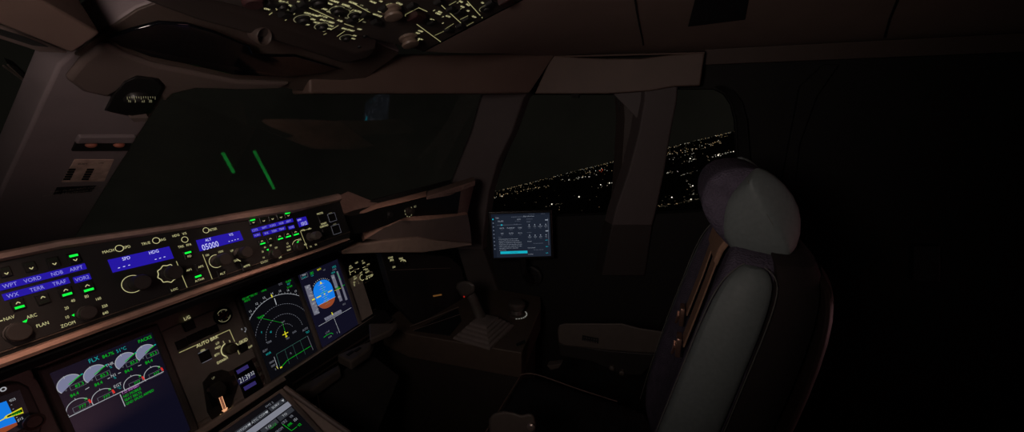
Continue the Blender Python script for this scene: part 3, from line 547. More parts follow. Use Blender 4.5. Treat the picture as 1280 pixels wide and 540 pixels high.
# ================================================================ MAIN INSTRUMENT PANEL
mp = thing('main_instrument_panel', MAIN.P(.1, -.3, 0), 'warm grey main instrument panel that holds the displays below the glareshield', 'instrument panel')
b = MB(); b.loft([[MAIN.P(-.9, -.26, -.004), MAIN.P(.70, -.26, -.004), MAIN.P(.70, .13, -.004), MAIN.P(-.9, .13, -.004)], [MAIN.P(-.9, -.26, -.05), MAIN.P(.70, -.26, -.05), MAIN.P(.70, .13, -.05), MAIN.P(-.9, .13, -.05)]], PANEL); b.build('panel_face', mp, bevel=.002)
b = MB(); b.rect(MAIN, .30, -.262, .82, .018, PANEL, -.01, .026, .004); b.build('lower_sill', mp)
b = MB(); b.rect(MAIN, 0.0, -.285, 1.4, .03, DARK, -.06, .05); b.build('gap', mp)
b = MB()
for x, y in ((322, 0), ): pass
for a, c in (((234, 474), (290, 447)), ((276, 458), (334, 430)), ((222, 434), (240, 426)), ((285, 413), (303, 402))): b.seg(MAIN, MAIN.uv(*a), MAIN.uv(*c), .0012, mat('panel_seam', (125, 112, 102), .5), .0006)
b.build('seam', mp, False)
for x, y in ((315, 494), (327, 487), (236, 520), (243, 535), (242, 506)):
    u, v = MAIN.uv(x, y); b = MB(); b.lathe(MAIN, u, v, [(.0035, -.004), (.0035, .001), (.002, .0015)], BLACK, 12); b.build('fastener', mp)
def unit(name, u0, u1, v0, v1, m, label, bz=.014):
    t = thing(name, MAIN.P((u0 + u1) / 2, v0, 0), label, 'display screen')
    b = MB(); rs = []
    for a, z in ((bz, -.004), (bz, .006), (bz * .75, .008), (.001, .006), (0, .001)): rs.append([MAIN.P(u0 - a, v0 - a, z), MAIN.P(u1 + a, v0 - a, z), MAIN.P(u1 + a, v1 + a, z), MAIN.P(u0 - a, v1 + a, z)])
    b.loft(rs, BEZEL, cap=False); b.build('bezel', t, bevel=.001)
    b = MB(); b.rect(MAIN, (u0 + u1) / 2, (v0 + v1) / 2, u1 - u0, v1 - v0, m, .0012); b.build('screen', t, False)
    return t
# ---- engine and warning display
ed = unit('engine_display', -.081, .080, -.246, .0, screen('display_engine_navy', (13, 12, 27), 1.0), 'dark navy display with four engine gauges left of the autobrake panel')
s = sym(); Zs = .002
def et(t, x, y, h, m, sx=1.05): s.tpx(MAIN, t, x, y, h, m, Zs, sx)
et('FLX', 116.5, 449.5, 5, CY_); et('84.7%', 134.5, 443.5, 4, G); et('51°C', 151, 437, 4, CY_); et('PACKS', 180.5, 424, 4, G)
for x, y in ((87, 480), (119, 467.5), (157, 451.5), (182, 441)):
    u, v = MAIN.uv(x, y); r = .0175
    s.disc(MAIN, u, v, r, PIE, Zs, 25, 215); s.ring(MAIN, u, v, r, .0012, W, Zs + .0002, 25, 215)
    s.seg(MAIN, (u - .002, v), (u + .021 * cos_(24), v + .021 * sin_(24)), .0018, G, Zs + .0003); s.seg(MAIN, (u + r, v + .0085), (u + .021, v + .0085), .0022, CY_, Zs + .0003)
    s.seg(MAIN, (u - .004, v + r - .004), (u - .004, v + r + .001), .0008, W, Zs + .0003)
    for a, c in (((-.002, -.013), (.020, -.013)), ((.020, -.013), (.020, -.004)), ((.020, -.004), (-.002, -.004)), ((-.002, -.004), (-.002, -.013))): s.seg(MAIN, (u + a[0], v + a[1]), (u + c[0], v + c[1]), .0005, WD, Zs)
    s.text(MAIN, '83.3', u + .011, v - .0085, .0058, G, Zs, .9); s.text(MAIN, '0', u - .008, v - .008, .004, WD, Zs)
for x, y in ((98, 509.5), (128.5, 497), (167, 479.5), (191.5, 468)):
    u, v = MAIN.uv(x, y); r = .0170
    s.ring(MAIN, u, v, r, .0011, W, Zs, 30, 200); s.ring(MAIN, u, v, r, .003, R_, Zs + .0002, -6, 22, 10)
    s.text(MAIN, 'x', u + r * cos_(40), v + r * sin_(40), .007, G, Zs); s.seg(MAIN, (u, v + r - .001), (u, v + r + .003), .0008, W, Zs)
    for a, c in (((-.008, -.006), (.015, -.006)), ((.015, -.006), (.015, .004)), ((.015, .004), (-.008, .004)), ((-.008, .004), (-.008, -.006))): s.seg(MAIN, (u + a[0], v + a[1]), (u + c[0], v + c[1]), .0005, WD, Zs)
    s.text(MAIN, '777', u + .005, v - .001, .0056, G, Zs, .9)
for x, y in ((92.5, 493), (122.5, 479.5), (160, 463), (185.5, 452)): et('84.4', x, y, 3.8, G)
et('THR', 136.5, 455.5, 3.6, W); et('%', 138, 458.8, 3, CY_); et('N1', 141.3, 469, 3.6, W); et('%', 143, 472, 3, CY_); et('EGT', 146.5, 481.5, 3.6, W); et('°C', 148.5, 485, 3, CY_)
for a, c in (((106, 487), (111, 484)), ((134, 473.5), (137, 472)), ((147, 467), (150.5, 465.5)), ((172, 457.5), (176, 456))): s.seg(MAIN, MAIN.uv(*a), MAIN.uv(*c), .0012, W, Zs)
s.seg(MAIN, MAIN.uv(83.7, 522.2), MAIN.uv(204, 464.4), .0014, W, Zs); s.seg(MAIN, MAIN.uv(149.5, 493), MAIN.uv(155.8, 508), .0012, W, Zs)
for t, x, y, m in (('T.O INHIBIT', 151.5, 491.8, MG), ('NO MOBILE', 153.5, 496.2, G), ('SEAT BELTS', 155, 500.8, G), ('GND SPLRS ARMED', 156.5, 505.4, G)): s.tpx(MAIN, t, x, y, 3.1, m, Zs, .98, 'LEFT')
s.build('symbology', ed, False)
# ---- standby instrument (left of engine display) with its knob
sb = thing('standby_instrument', MAIN.P(-.17, -.1), 'small standby attitude instrument cut by the left edge of the photo', 'flight instrument')
b = MB(); q = [MAIN.uv(*p) for p in ((-60, 508), (10, 478), (22, 477), (34, 483), (52, 522), (48, 545), (-30, 580))]; b.loft([[MAIN.P(u, v, -.004) for u, v in q], [MAIN.P(u, v, .006) for u, v in q], [MAIN.P(-.16 + (u + .16) * .96, -.07 + (v + .07) * .96, .009) for u, v in q]], BEZEL); b.build('bezel', sb, bevel=.001)
b = MB(); b.ext([MAIN.px(x, y) + MAIN.n * .009 for x, y in ((-60, 516), (22, 487), (38, 528), (-40, 572))], MAIN.n * .001, SBLK); b.build('screen', sb)
s = sym(); P9 = lambda *q: [MAIN.px(x, y) + MAIN.n * .0108 for x, y in q]
s.poly(P9((-40, 517), (5, 501), (18, 528), (-30, 548)), SKY_); s.poly(P9((-32, 546), (18, 527.5), (19, 531), (-5, 545), (-25, 556)), EARTH)
s.poly([p + MAIN.n * .0003 for p in P9((4, 519.5), (24, 509), (25, 512), (26.5, 516), (5, 523), (2, 522))], Y_); s.poly([p + MAIN.n * .0006 for p in P9((6, 519.5), (24, 511), (25.5, 514.5), (6, 521.5))], BLACK)
s.tpx(MAIN, '5000', 17, 517, 3.6, G, .0118)
for i in range(6): s.tpx(MAIN, '-', 9 + i * 2.2, 500 + i * 5.2, 4, W, .011)
s.tpx(MAIN, '025', 13, 499.5, 3, W, .011); s.tpx(MAIN, '015', 22.5, 523.5, 3, W, .011)
s.seg(MAIN, MAIN.uv(-5, 527), MAIN.uv(6, 521), .0016, Y_, .0112)
s.build('symbology', sb, False)
u, v = MAIN.uv(42, 527, .02); b = MB(); b.lathe(MAIN, u, v, [(.010, .006), (.010, .01), (.012, .014), (.0135, .02), (.0135, .026), (.010, .029), (.009, .026)], mat('knob_brown', (112, 84, 72), .5), 24, .02); b.build('setting_knob', sb)
s = sym(); u, v = MAIN.uv(1.5, 486.5); s.ring(MAIN, u, v, .003, .0016, W, .010); s.build('light_sensor', sb, False)
b = MB(); b.ext([MAIN.px(x, y) for x, y in ((42, 461), (47, 459), (52, 472), (46, 475))], MAIN.n * .004, DARK); b.build('latch_slot', mp)
# ---- centre column between engine display and navigation display
ab = thing('autobrake_panel', MAIN.P(.18, -.11), 'grey autobrake panel with cream outlined rotary selector beside the engine display', 'control panel')
b = MB(); b.rect(MAIN, .178, -.125, .165, .235, PANEL, -.004, .006, .001); b.build('panel_face', ab)
s = sym(); z = .0032
def ml(a, c, t=.0012, m=LINE): s.seg(MAIN, MAIN.uv(*a), MAIN.uv(*c), t, m, z)
ml((223, 441), (247.5, 430)); ml((268, 420.5), (286, 412.3)); ml((286, 412.3), (292.5, 427)); ml((294, 433), (298.5, 443))
for t, x, y, h in (('AUTO BRK', 258.5, 426.5, 4.2), ('L/G', 233, 397.5, 4), ('A-SKID', 301, 427.5, 4), ('ON', 252.5, 438, 2.6), ('OFF', 312, 433.5, 2.4), ('LO', 271, 429, 2.6), ('2', 278.5, 427.5, 2.6), ('3', 286.3, 426.7, 2.6), ('BTV', 270.5, 443.2, 2.8), ('DISARM', 277.2, 450.5, 3), ('MED', 271.5, 434.3, 2.6)): s.tpx(MAIN, t, x, y, h, LEG, z, 1.12)
u, v = MAIN.uv(285, 436.5); s.ring(MAIN, u, v, .0175, .0022, LEG, z, 100, 235)
q = [(247, 442), (259.5, 436.5), (263.5, 448.5), (252, 454)]
for a, c in zip(q, q[1:] + q[:1]): ml(a, c, .0009, WD)
s.build('lettering', ab, False)
b = MB(); u, v = MAIN.uv(286, 436); b.lathe(MAIN, u, v, [(.0145, .002), (.0145, .006), (.011, .008), (.011, .022), (.008, .024)], mat('knob_olive', (66, 58, 48), .55), 24, .05); b.build('rotary_knob', ab)
for x, y, w, h in ((235.5, 407, .022, .022), (226, 430, .022, .020), (240, 423, .022, .020), (253, 417, .022, .02), (266, 412, .022, .02), (255.3, 445, .024, .024), (303.5, 434.5, .02, .022)):
    u, v = MAIN.uv(x, y); b = MB(); b.rect(MAIN, u, v, w, h, mat('button_dark', (30, 27, 25), .5), .002, .004, .001); b.build('push_button', ab)
bg = thing('brake_pressure_gauge', MAIN.px(278, 395), 'round black triple pressure gauge with thin red needles above the autobrake line', 'gauge')
u, v = MAIN.uv(277.5, 394.8); b = MB(); b.lathe(MAIN, u, v, [(.022, -.004), (.022, .006), (.020, .008), (.0185, .006), (.0185, .004)], BLACK, 32); b.build('case', bg)
s = sym()
s.ring(MAIN, u, v, .0155, .0012, LEGD, .0075, 40, 140, 16); s.ring(MAIN, u, v, .0155, .0012, LEGD, .0075, 200, 340, 20)
NEED = mat('needle_red', (170, 60, 50), .5); s.seg(MAIN, (u - .013, v - .003), (u + .003, v + .003), .0011, NEED, .008); s.seg(MAIN, (u - .01, v + .006), (u + .006, v + .007), .001, NEED, .008); s.seg(MAIN, (u + .002, v - .009), (u + .013, v + .004), .0011, NEED, .008)
for a, t in ((150, '0'), (100, '2'), (50, '4'), (230, '0'), (310, '3')): s.text(MAIN, t, u + .012 * cos_(a), v + .012 * sin_(a), .003, LEGD, .0078)
s.build('dial', bg, False)
lg = thing('landing_gear_lever', MAIN.px(265, 480), 'landing gear lever in its dark slot beside a glowing down arrow', 'lever')
b = MB(); q = [MAIN.uv(*p) for p in ((252, 478), (262, 466), (276, 462), (290, 466), (297, 480), (284, 520), (266, 528), (258, 515))]; b.ext([MAIN.P(u, v, .002) for u, v in q], MAIN.n * .003, mat('gear_plate', (50, 44, 40), .55)); b.build('surround', lg, bevel=.001)
b = MB(); b.ext([MAIN.px(x, y) + MAIN.n * .005 for x, y in ((255, 486), (261, 482), (272, 506), (264, 510))], MAIN.n * .0006, DARK); b.build('slot', lg)
u, v = MAIN.uv(259, 487); b = MB(); b.lathe(MAIN, u, v, [(.005, 0), (.0045, .03), (.004, .036)], CHROME, 14); b.build('shaft', lg)
b = MB(); ks = Fr(MAIN.P(u, v, .045), MAIN.v, MAIN.n); b.lathe(ks, 0, 0, [(.012, -.011), (.017, -.009), (.018, 0), (.017, .009), (.012, .011)], mat('wheel_knob', (58, 52, 48), .6), 22); b.build('wheel_knob', lg)
s = sym(); a0, a1 = MAIN.uv(272.5, 492), MAIN.uv(279.5, 512); d = V((a1[0] - a0[0], a1[1] - a0[1])).normalized(); n2 = V((-d.y, d.x))
AR = glow('arrow_peach', (250, 178, 130), .9)
for k in (-1, 1): s.seg(MAIN, (a0[0] + n2.x * .0032 * k, a0[1] + n2.y * .0032 * k), (a1[0] + n2.x * .0032 * k, a1[1] + n2.y * .0032 * k), .0016, AR, .0058)
s.seg(MAIN, a0, a1, .0022, glow('arrow_core', (190, 120, 90), .6), .0056); s.poly([MAIN.P(a1[0] + n2.x * k1 + d.x * k2, a1[1] + n2.y * k1 + d.y * k2, .0058) for k1, k2 in ((-.0075, -.002), (.0075, -.002), (0, .010))], AR)
s.seg(MAIN, (a0[0] - n2.x * .003, a0[1] - n2.y * .003), (a0[0] + n2.x * .003, a0[1] + n2.y * .003), .0012, AR, .0058)
s.tpx(MAIN, 'DOWN', 282, 514.6, 4, glow('legend_amber', (215, 175, 120), .7), .0058, 1.1); s.tpx(MAIN, 'UP', 265, 472.5, 2.6, LEGD, .0058); s.tpx(MAIN, '-', 270.5, 487, 4, LEGD, .0058)
s.build('lettering', lg, False)
ck = thing('clock', MAIN.px(308, 472), 'digital clock reading 21:39:32 between two blue strips', 'clock')
b = MB(); q = [MAIN.uv(*p) for p in ((291, 462), (313, 450), (330, 488), (306, 500))]; b.loft([[MAIN.P(u, v, .0) for u, v in q], [MAIN.P(u, v, .007) for u, v in q], [MAIN.P(.203 + (u - .203) * .93, -.125 + (v + .125) * .93, .009) for u, v in q]], mat('clock_case', (16, 15, 20), .4)); b.build('case', ck, bevel=.001)
BL2 = screen('blue_lcd_dim', (46, 38, 92), 1.0)
for q in (((292.5, 463.5), (306.5, 455.5), (308.5, 459.5), (294.5, 467.8)), ((301.5, 484), (316, 476), (318, 480), (303.5, 488.5))):
    b = MB(); b.ext([MAIN.px(x, y) + MAIN.n * .0072 for x, y in q], MAIN.n * .0026, BL2); b.build('blue_strip', ck, False)
b = MB(); b.ext([MAIN.px(x, y) + MAIN.n * .0072 for x, y in ((294, 475), (314, 464.3), (317, 471), (297, 481.5))], MAIN.n * .0026, screen('clock_lcd', (24, 22, 48), 1.0)); cl = b.build('readout_window', ck, False)
s = sym(); s.tpx(MAIN, '21:39', 303, 472.7, 6.2, W, .0102, .88, 'CENTER', -2); s.tpx(MAIN, '32', 312.5, 466.5, 4.4, W, .0102); s.build('digits', cl, False)
for x, y in ((288, 466.5), (292, 478), (316, 450.5), (322, 462), (326.5, 472)):
    u, v = MAIN.uv(x, y); b = MB(); b.rect(MAIN, u, v, .010, .012, mat('clock_button', (84, 66, 60), .5), .002, .006, .001); b.build('push_button', ck)
# ---- navigation display
nd = unit('navigation_display', .281, .441, -.252, -.008, SBLK, 'navigation display with white compass arcs and green route line')
s = sym(); u, v = MAIN.uv(356.3, 417.5); uo, vo = MAIN.uv(339.6, 371.5); R = math.hypot(uo - u, vo - v); ah = math.degrees(math.atan2(vo - v, uo - u))
s.ring(MAIN, u, v, R, .0010, W, Zs, 48, 150, 50)
for i in range(23): a = 48 + i * 4.6; L = .005 if i % 2 else .003; s.seg(MAIN, (u + R * cos_(a), v + R * sin_(a)), (u + (R + L) * cos_(a), v + (R + L) * sin_(a)), .0007, W, Zs)
for i, t in enumerate(('9', '10', '11', '12', '13', '14', '15', '16', '17')): a = 147 - i * 11.5; s.text(MAIN, t, u + (R + .010) * cos_(a), v + (R + .010) * sin_(a), .0058, W, Zs)
for f, a0, a1 in ((.75, 5, 185), (.5, 0, 180), (.25, 20, 175)): s.dots(MAIN, u, v, R * f, .0010, WD, Zs, a0, a1, int(52 * f), .55)
s.seg(MAIN, (u + (R - .001) * cos_(ah), v + (R - .001) * sin_(ah)), (u + (R + .008) * cos_(ah), v + (R + .008) * sin_(ah)), .003, Y_, Zs + .0002)
s.seg(MAIN, MAIN.uv(342.5, 373), MAIN.uv(345, 381), .0022, W, Zs)
s.seg(MAIN, MAIN.uv(320.5, 396.8), MAIN.uv(352.5, 403.5), .0006, G, Zs); s.seg(MAIN, MAIN.uv(352.5, 403.5), MAIN.uv(356, 415), .0007, G, Zs); s.tpx(MAIN, 'RW09', 326, 396, 2.6, G, Zs)
s.seg(MAIN, (u, v - .010), (u, v + .008), .0026, Y_, Zs + .0002); s.seg(MAIN, (u - .009, v + .001), (u + .009, v + .001), .0022, Y_, Zs + .0002); s.seg(MAIN, (u - .004, v - .008), (u + .004, v - .008), .0016, Y_, Zs + .0002)
for t, x, y, h, m in (('GS 147 TAS 151', 312, 370.5, 2.6, G), ('093/12', 308.5, 375.5, 2.4, G), ('TRUE', 329, 363, 2.6, G), ('D12', 350, 355, 2.4, WD), ('KLA24', 360, 351.5, 2.3, G), ('093°', 360.5, 355, 2.3, CY_), ('21 NM', 361.5, 358.5, 2.3, G), ('P', 326.5, 415.5, 2.4, CY_), ('40', 338, 415, 2.4, CY_), ('TERR', 336, 427.5, 2.4, WD), ('ELEV', 331, 438, 2.6, WD), ('WXR', 335, 442, 2.6, CY_), ('AUTO', 381, 411.5, 2.6, WD), ('TILT', 384, 415, 2.4, CY_), ('D076', 367.5, 415, 2.2, WD), ('TRN', 359, 423, 2.2, WD), ('WPT', 353.5, 402.5, 2, WD), ('FL', 363, 441.5, 2.2, WD)): s.tpx(MAIN, t, x, y, h, m, Zs)
q = [(344.8, 443), (383.8, 420), (391, 437.5), (350.5, 461.5)]
s.seg(MAIN, MAIN.uv(*q[0]), MAIN.uv(*q[1]), .0009, TEAL, Zs); s.seg(MAIN, MAIN.uv(*q[1]), MAIN.uv(*q[2]), .0009, WD, Zs); s.seg(MAIN, MAIN.uv(342, 446), MAIN.uv(347, 461), .0010, W, Zs); s.seg(MAIN, MAIN.uv(*q[0]), MAIN.uv(*q[3]), .0008, TEAL, Zs)
for f in (.27, .52, .76): s.seg(MAIN, MAIN.uv(q[0][0] + (q[1][0] - q[0][0]) * f, q[0][1] + (q[1][1] - q[0][1]) * f), MAIN.uv(q[3][0] + (q[2][0] - q[3][0]) * f, q[3][1] + (q[2][1] - q[3][1]) * f), .0006, TEAL, Zs)
s.seg(MAIN, MAIN.uv(350.5, 459.5), MAIN.uv(358.5, 450.5), .0012, G, Zs + .0002); s.seg(MAIN, MAIN.uv(358.5, 450.5), MAIN.uv(388, 432.5), .0010, G, Zs + .0002); s.seg(MAIN, MAIN.uv(349.5, 460), MAIN.uv(352, 458.5), .0035, Y_, Zs + .0003)
for t, x, y in (('10000', 339, 452.5), ('5000', 341, 457), ('0', 344, 461.5)): s.tpx(MAIN, t, x, y, 2.4, WD, Zs)
s.seg(MAIN, MAIN.uv(345, 458), MAIN.uv(347, 461), .0012, Y_, Zs)
s.build('symbology', nd, False)
# ---- primary flight display
pf = unit('primary_flight_display', .457, .617, -.252, -.008, SNAVY, 'primary flight display with a bright blue and brown horizon')
s = sym()
def rr4(cu, cv, w, h, r, n=8, v0=-9, v1=9):
    out = []
    for qx, qy, a in ((1, 1, 0), (-1, 1, 90), (-1, -1, 180), (1, -1, 270)):
        for i in range(n + 1): t = a + 90 * i / n; out.append((cu + qx * (w / 2 - r) + r * cos_(t), max(v0, min(v1, cv + qy * (h / 2 - r) + r * sin_(t)))))
    return out
u, v = MAIN.uv(405, 367.6); AW, AH = .074, .093
s.poly([MAIN.P(a, c, Zs) for a, c in rr4(u, v, AW, AH, .034)], SKY_); vh = v - AH * .27
s.poly([MAIN.P(a, c, Zs + .0002) for a, c in rr4(u, v, AW, AH, .034, v1=vh)], EARTH); s.seg(MAIN, (u - AW / 2, vh), (u + AW / 2, vh), .0010, W, Zs + .0004)
for i in range(-5, 6): s.seg(MAIN, (u - .012 * (1 if i % 2 else .5), v + i * .0068), (u + .012 * (1 if i % 2 else .5), v + i * .0068), .0007, W if i > -4 else WD, Zs + .0004)
s.seg(MAIN, (u, v - .03), (u, v + .03), .0012, G, Zs + .0005); s.seg(MAIN, (u - .018, v + .006), (u + .018, v + .006), .0012, G, Zs + .0005)
s.seg(MAIN, (u - .032, v), (u - .014, v), .0034, Y_, Zs + .0006); s.seg(MAIN, (u + .014, v), (u + .032, v), .0034, Y_, Zs + .0006); s.seg(MAIN, (u - .002, v), (u + .002, v), .004, Y_, Zs + .0006)
s.poly([MAIN.P(u + a, v + AH / 2 + c, Zs + .0006) for a, c in ((-.005, -.011), (.005, -.011), (0, -.002))], Y_)
s.dots(MAIN, u, v + .008, .043, .003, W, Zs, 40, 140, 10, .25)
def tape(q, m): s.poly([MAIN.P(*MAIN.uv(*p), Zs) for p in q], m)
tape(((380, 357.8), (386.6, 355.6), (399, 391.5), (392.3, 394.3)), TAPE); tape(((413, 344.5), (417, 343), (427.8, 375.5), (424.3, 377.2)), TAPE); tape(((420, 339.5), (421.8, 339), (434, 374.3), (431.5, 375.6)), TAPE)
for i in range(9): f = i / 8; s.seg(MAIN, MAIN.uv(384 + 12 * f, 357.5 + 34 * f), MAIN.uv(387 + 12 * f, 356.2 + 34 * f), .0009, W, Zs + .0002)
for i, t in enumerate(('180', '160', '140', '120')): s.tpx(MAIN, t, 383.5 + i * 3.6, 359.5 + i * 10.2, 2.4, W, Zs + .0003)
for i, t in enumerate(('055', '050', '045')): s.tpx(MAIN, t, 415.8 + i * 3.8, 347 + i * 12, 2.2, W, Zs + .0003)
s.seg(MAIN, MAIN.uv(389.5, 375.2), MAIN.uv(393, 373.6), .004, Y_, Zs + .0004); tape(((418, 359.8), (424.2, 356.8), (425.5, 360.2), (419.5, 363)), BLACK); s.tpx(MAIN, '4820', 421.8, 360, 2.4, G, Zs + .0004)
s.seg(MAIN, MAIN.uv(417.5, 363.5), MAIN.uv(425.8, 360), .0008, Y_, Zs + .0004); s.seg(MAIN, MAIN.uv(420.5, 341), MAIN.uv(425.5, 350), .0022, glow('trend_green', (20, 150, 90), .8), Zs + .0003); s.seg(MAIN, MAIN.uv(427, 357.5), MAIN.uv(430.5, 356), .0014, G, Zs + .0004)
tape(((404.5, 398), (425, 387), (427, 390.5), (406.8, 401.5)), TAPE)
for i in range(7): f = i / 6; s.seg(MAIN, MAIN.uv(405.5 + 20 * f, 397.9 - 10.6 * f), MAIN.uv(406.3 + 20 * f, 399.3 - 10.6 * f), .0007, W, Zs + .0002)
s.seg(MAIN, MAIN.uv(414, 390.5), MAIN.uv(415.3, 393.6), .003, Y_, Zs + .0003)
s.seg(MAIN, MAIN.uv(397.8, 407.8), MAIN.uv(438.6, 384.6), .0010, W, Zs); s.seg(MAIN, MAIN.uv(417, 397.5), MAIN.uv(424.3, 416.3), .0010, W, Zs)
for a, c in (((404, 422), (409, 418.2)), ((409, 418.2), (413.5, 416.3)), ((413.5, 416.3), (416, 417.5))): s.seg(MAIN, MAIN.uv(*a), MAIN.uv(*c), .0013, G, Zs)
s.tpx(MAIN, 'S', 407, 417, 2.4, WD, Zs); s.tpx(MAIN, '1+F', 409.5, 414.8, 2.6, WD, Zs); s.tpx(MAIN, 'F', 421, 416, 2.4, WD, Zs); s.tpx(MAIN, 'FLAPS', 412, 421, 1.8, WD, Zs)
q = [(374.8, 344.5), (383.3, 341), (384.6, 345.8), (376.6, 349.5)]
for a, c in zip(q, q[1:] + q[:1]): s.seg(MAIN, MAIN.uv(*a), MAIN.uv(*c), .0007, WD, Zs)
for t, x, y, h, m in (('MAN', 379.5, 343.7, 2.2, W), ('FLX51', 380, 346.8, 2.2, CY_), ('SRS', 389.2, 341.5, 3.0, G), ('CLB', 389.7, 344.5, 1.8, CY_), ('RWY', 398.5, 336.7, 2.4, Y_), ('NAV', 405, 337.4, 1.6, WD), ('1FD2', 417, 333.7, 2.6, CY_), ('A/THR', 417.4, 337, 1.9, WD), ('05000', 416, 340.8, 2.0, CY_), ('1015', 429.5, 380.2, 2.2, WD)): s.tpx(MAIN, t, x, y, h, m, Zs)
s.build('symbology', pf, False)
# ---- switching panel right of the flight display
rc = thing('switching_panel', MAIN.P(.66, -.08), 'small switching panel crowded with yellow legends right of the flight display', 'control panel')
b = MB(); b.rect(MAIN, .668, -.045, .070, .085, BLACK, -.004, .008, .001); b.build('panel_face', rc)
s = sym(); z = .005
def r(t, x, y, h=1.9): s.tpx(MAIN, t, x, y, h, LEG, z, 1.1)
for t, x, y in (('AIR', 436.6, 333), ('DATA', 437.5, 335.2), ('LDG', 444.5, 328.5), ('LT', 452, 326.5), ('MFD', 453.4, 329), ('F/O', 442, 346), ('CAPT', 443, 348.5), ('ATT', 450, 341.2), ('NORM', 458, 340), ('HDG', 457, 337), ('BOTH', 462, 346), ('L', 436.5, 343), ('R', 443, 340), ('2', 441, 356.5), ('1', 447, 354), ('ON', 457, 348.5), ('OFF', 464, 344), ('TEST', 459, 331)): r(t, x, y)
for a, c in (((436, 341), (447.5, 335.8)), ((435.2, 338), (437, 344)), ((452, 335), (459.5, 331.5)), ((440.5, 353.5), (448, 350.5)), ((441, 352), (442.5, 358)), ((457, 346), (464, 343)), ((456.5, 344.5), (458, 349.5)), ((453, 337.5), (456.5, 335.8))): s.seg(MAIN, MAIN.uv(*a), MAIN.uv(*c), .0011, LEG, z)
u, v = MAIN.uv(451.5, 347); s.ring(MAIN, u, v, .0105, .0017, LEG, z, 60, 300); s.build('lettering', rc, False)
b = MB(); b.lathe(MAIN, u, v, [(.008, .004), (.008, .012), (.006, .014)], BLACK, 18); b.build('rotary_knob', rc)
for x, y in ((441, 337.5), (456, 333), (461, 340.5), (444, 352)):
    u, v = MAIN.uv(x, y); b = MB(); b.lathe(MAIN, u, v, [(.004, .004), (.003, .014), (.004, .018), (.002, .02)], CHROME, 10); b.build('toggle_switch', rc)
b = MB(); b.seg(MAIN, MAIN.uv(441, 361.5), MAIN.uv(468, 347.5), .0012, mat('panel_seam', (125, 112, 102)), .001); b.seg(MAIN, MAIN.uv(466, 388), MAIN.uv(470, 386), .001, mat('panel_seam', (1, 1, 1)), .001); b.build('seam', mp, False)
# ================================================================ PULL-OUT TABLE below displays
tb = thing('pull_out_table', (.45, .9, .5), 'stowed pull-out table with two thick grey grips under the flight displays', 'table')
b = MB()
for (x0, y0), (x1, y1), wd in (((366, 480), (492, 399), .006), ((376, 483), (489, 406), .004)): b.tube([aY(x0, y0, .95), aY(x1, y1, .95)], wd * .6, mat('rail_metal', (58, 50, 46), .4, .1, 40, 0, .3), 8)
b.build('rail', tb)
b = MB(); b.ext([aY(358, 472, .96), aY(482, 389, .96), aY(494, 406, .96), aY(372, 492, .96)], (0, .04, 0), DARK); b.build('housing', tb)
GRIP = mat('table_grip', (74, 66, 61), .6, .1, 60, .1)
def slab(name, top, dz, par, m, bev=.006):
    b = MB(); b.ext(top, dz, m); return b.build(name, par, bevel=bev)
slab('grip', [aZ(461, 404, .60), aZ(497, 403.5, .60), aZ(488, 413, .60), aZ(462, 424, .60)], (0, 0, -.022), tb, GRIP, .005)
slab('grip', [aZ(421, 443, .575), aZ(467, 424, .575), aZ(462, 436, .575), aZ(438, 452, .575)], (0, 0, -.03), tb, GRIP, .006)
slab('grip', [aZ(368, 486, .55), aZ(424, 455, .55), aZ(426, 461, .55), aZ(388, 488, .55)], (0, 0, -.03), tb, GRIP, .006)
b = MB()
for (x, y) in ((438, 441), (447, 436.5)): p = aZ(x, y, .577); b.ext([p + V((-.011, -.005, 0)), p + V((.011, -.005, 0)), p + V((.011, .005, 0)), p + V((-.011, .005, 0))], (0, 0, -.004), DARK)
b.build('finger_slot', tb)
b = MB(); b.ext([aZ(388, 490, .52), aZ(462, 440, .52), aZ(500, 470, .42), aZ(470, 545, .34), aZ(430, 545, .34)], (0, .02, -.02), mat('footwell_cover', (26, 23, 21), .8)); b.build('cover', tb, bevel=.004)
b = MB(); b.tube([aZ(397, 494, .53), aZ(400, 512, .5)], .0014, CHROME, 6); b.build('stay_rod', tb)
# ================================================================ PEDESTAL
PD = Fr(aX(358, 502, .16), (1, 0, 0), (0, cos_(35), sin_(35)))
pe = thing('centre_pedestal', (0, .6, .3), 'grey centre pedestal with sloped front below the engine display', 'pedestal')
b = MB(); q = [(-.36, .034), (.013, .034), (.052, -.16), (.052, -.34), (-.40, -.34), (-.40, -.16)]
b.loft([[PD.P(u, v, -.003) for u, v in q], [PD.P(u + (.02 if u > -.1 else -.02), v, -.05) for u, v in q], [PD.P(u + (.03 if u > -.1 else -.03), v, -.10) + V((0, 0, -.3)) for u, v in q]], PANEL); b.build('body', pe, bevel=.004)
b = MB(); b.tube([PD.P(.017, .03, .001), PD.P(.050, -.15, .001)], .006, GREY, 8); b.build('side_rail', pe)
md = thing('multifunction_display', PD.P(-.07, -.1), 'multifunction display with grey menu bar on the pedestal, cut by the bottom edge', 'display screen')
b = MB(); b.loft([[PD.P(u, v, z) for u, v in ((-.152 - a, .025 + a * .5), (.001 + a, .025 + a * .5), (.001 + a, -.24 - a), (-.152 - a, -.24 - a))] for a, z in ((.010, -.003), (.010, .004), (.008, .006), (0, .004), (0, .001))], BEZEL, cap=False); b.build('bezel', md, bevel=.001)
b = MB(); b.rect(PD, -.0755, -.1075, .153, .265, screen('display_black', (9, 9, 13)), .0012); b.build('screen', md, False)
s = sym(); z = .002; BAR = glow('menu_bar', (128, 130, 142), .9); BTN = glow('menu_button', (52, 54, 60), .8)
for i in range(4): s.rect(PD, -.019 - i * .0385, .0060, .0355, .011, BTN, z)
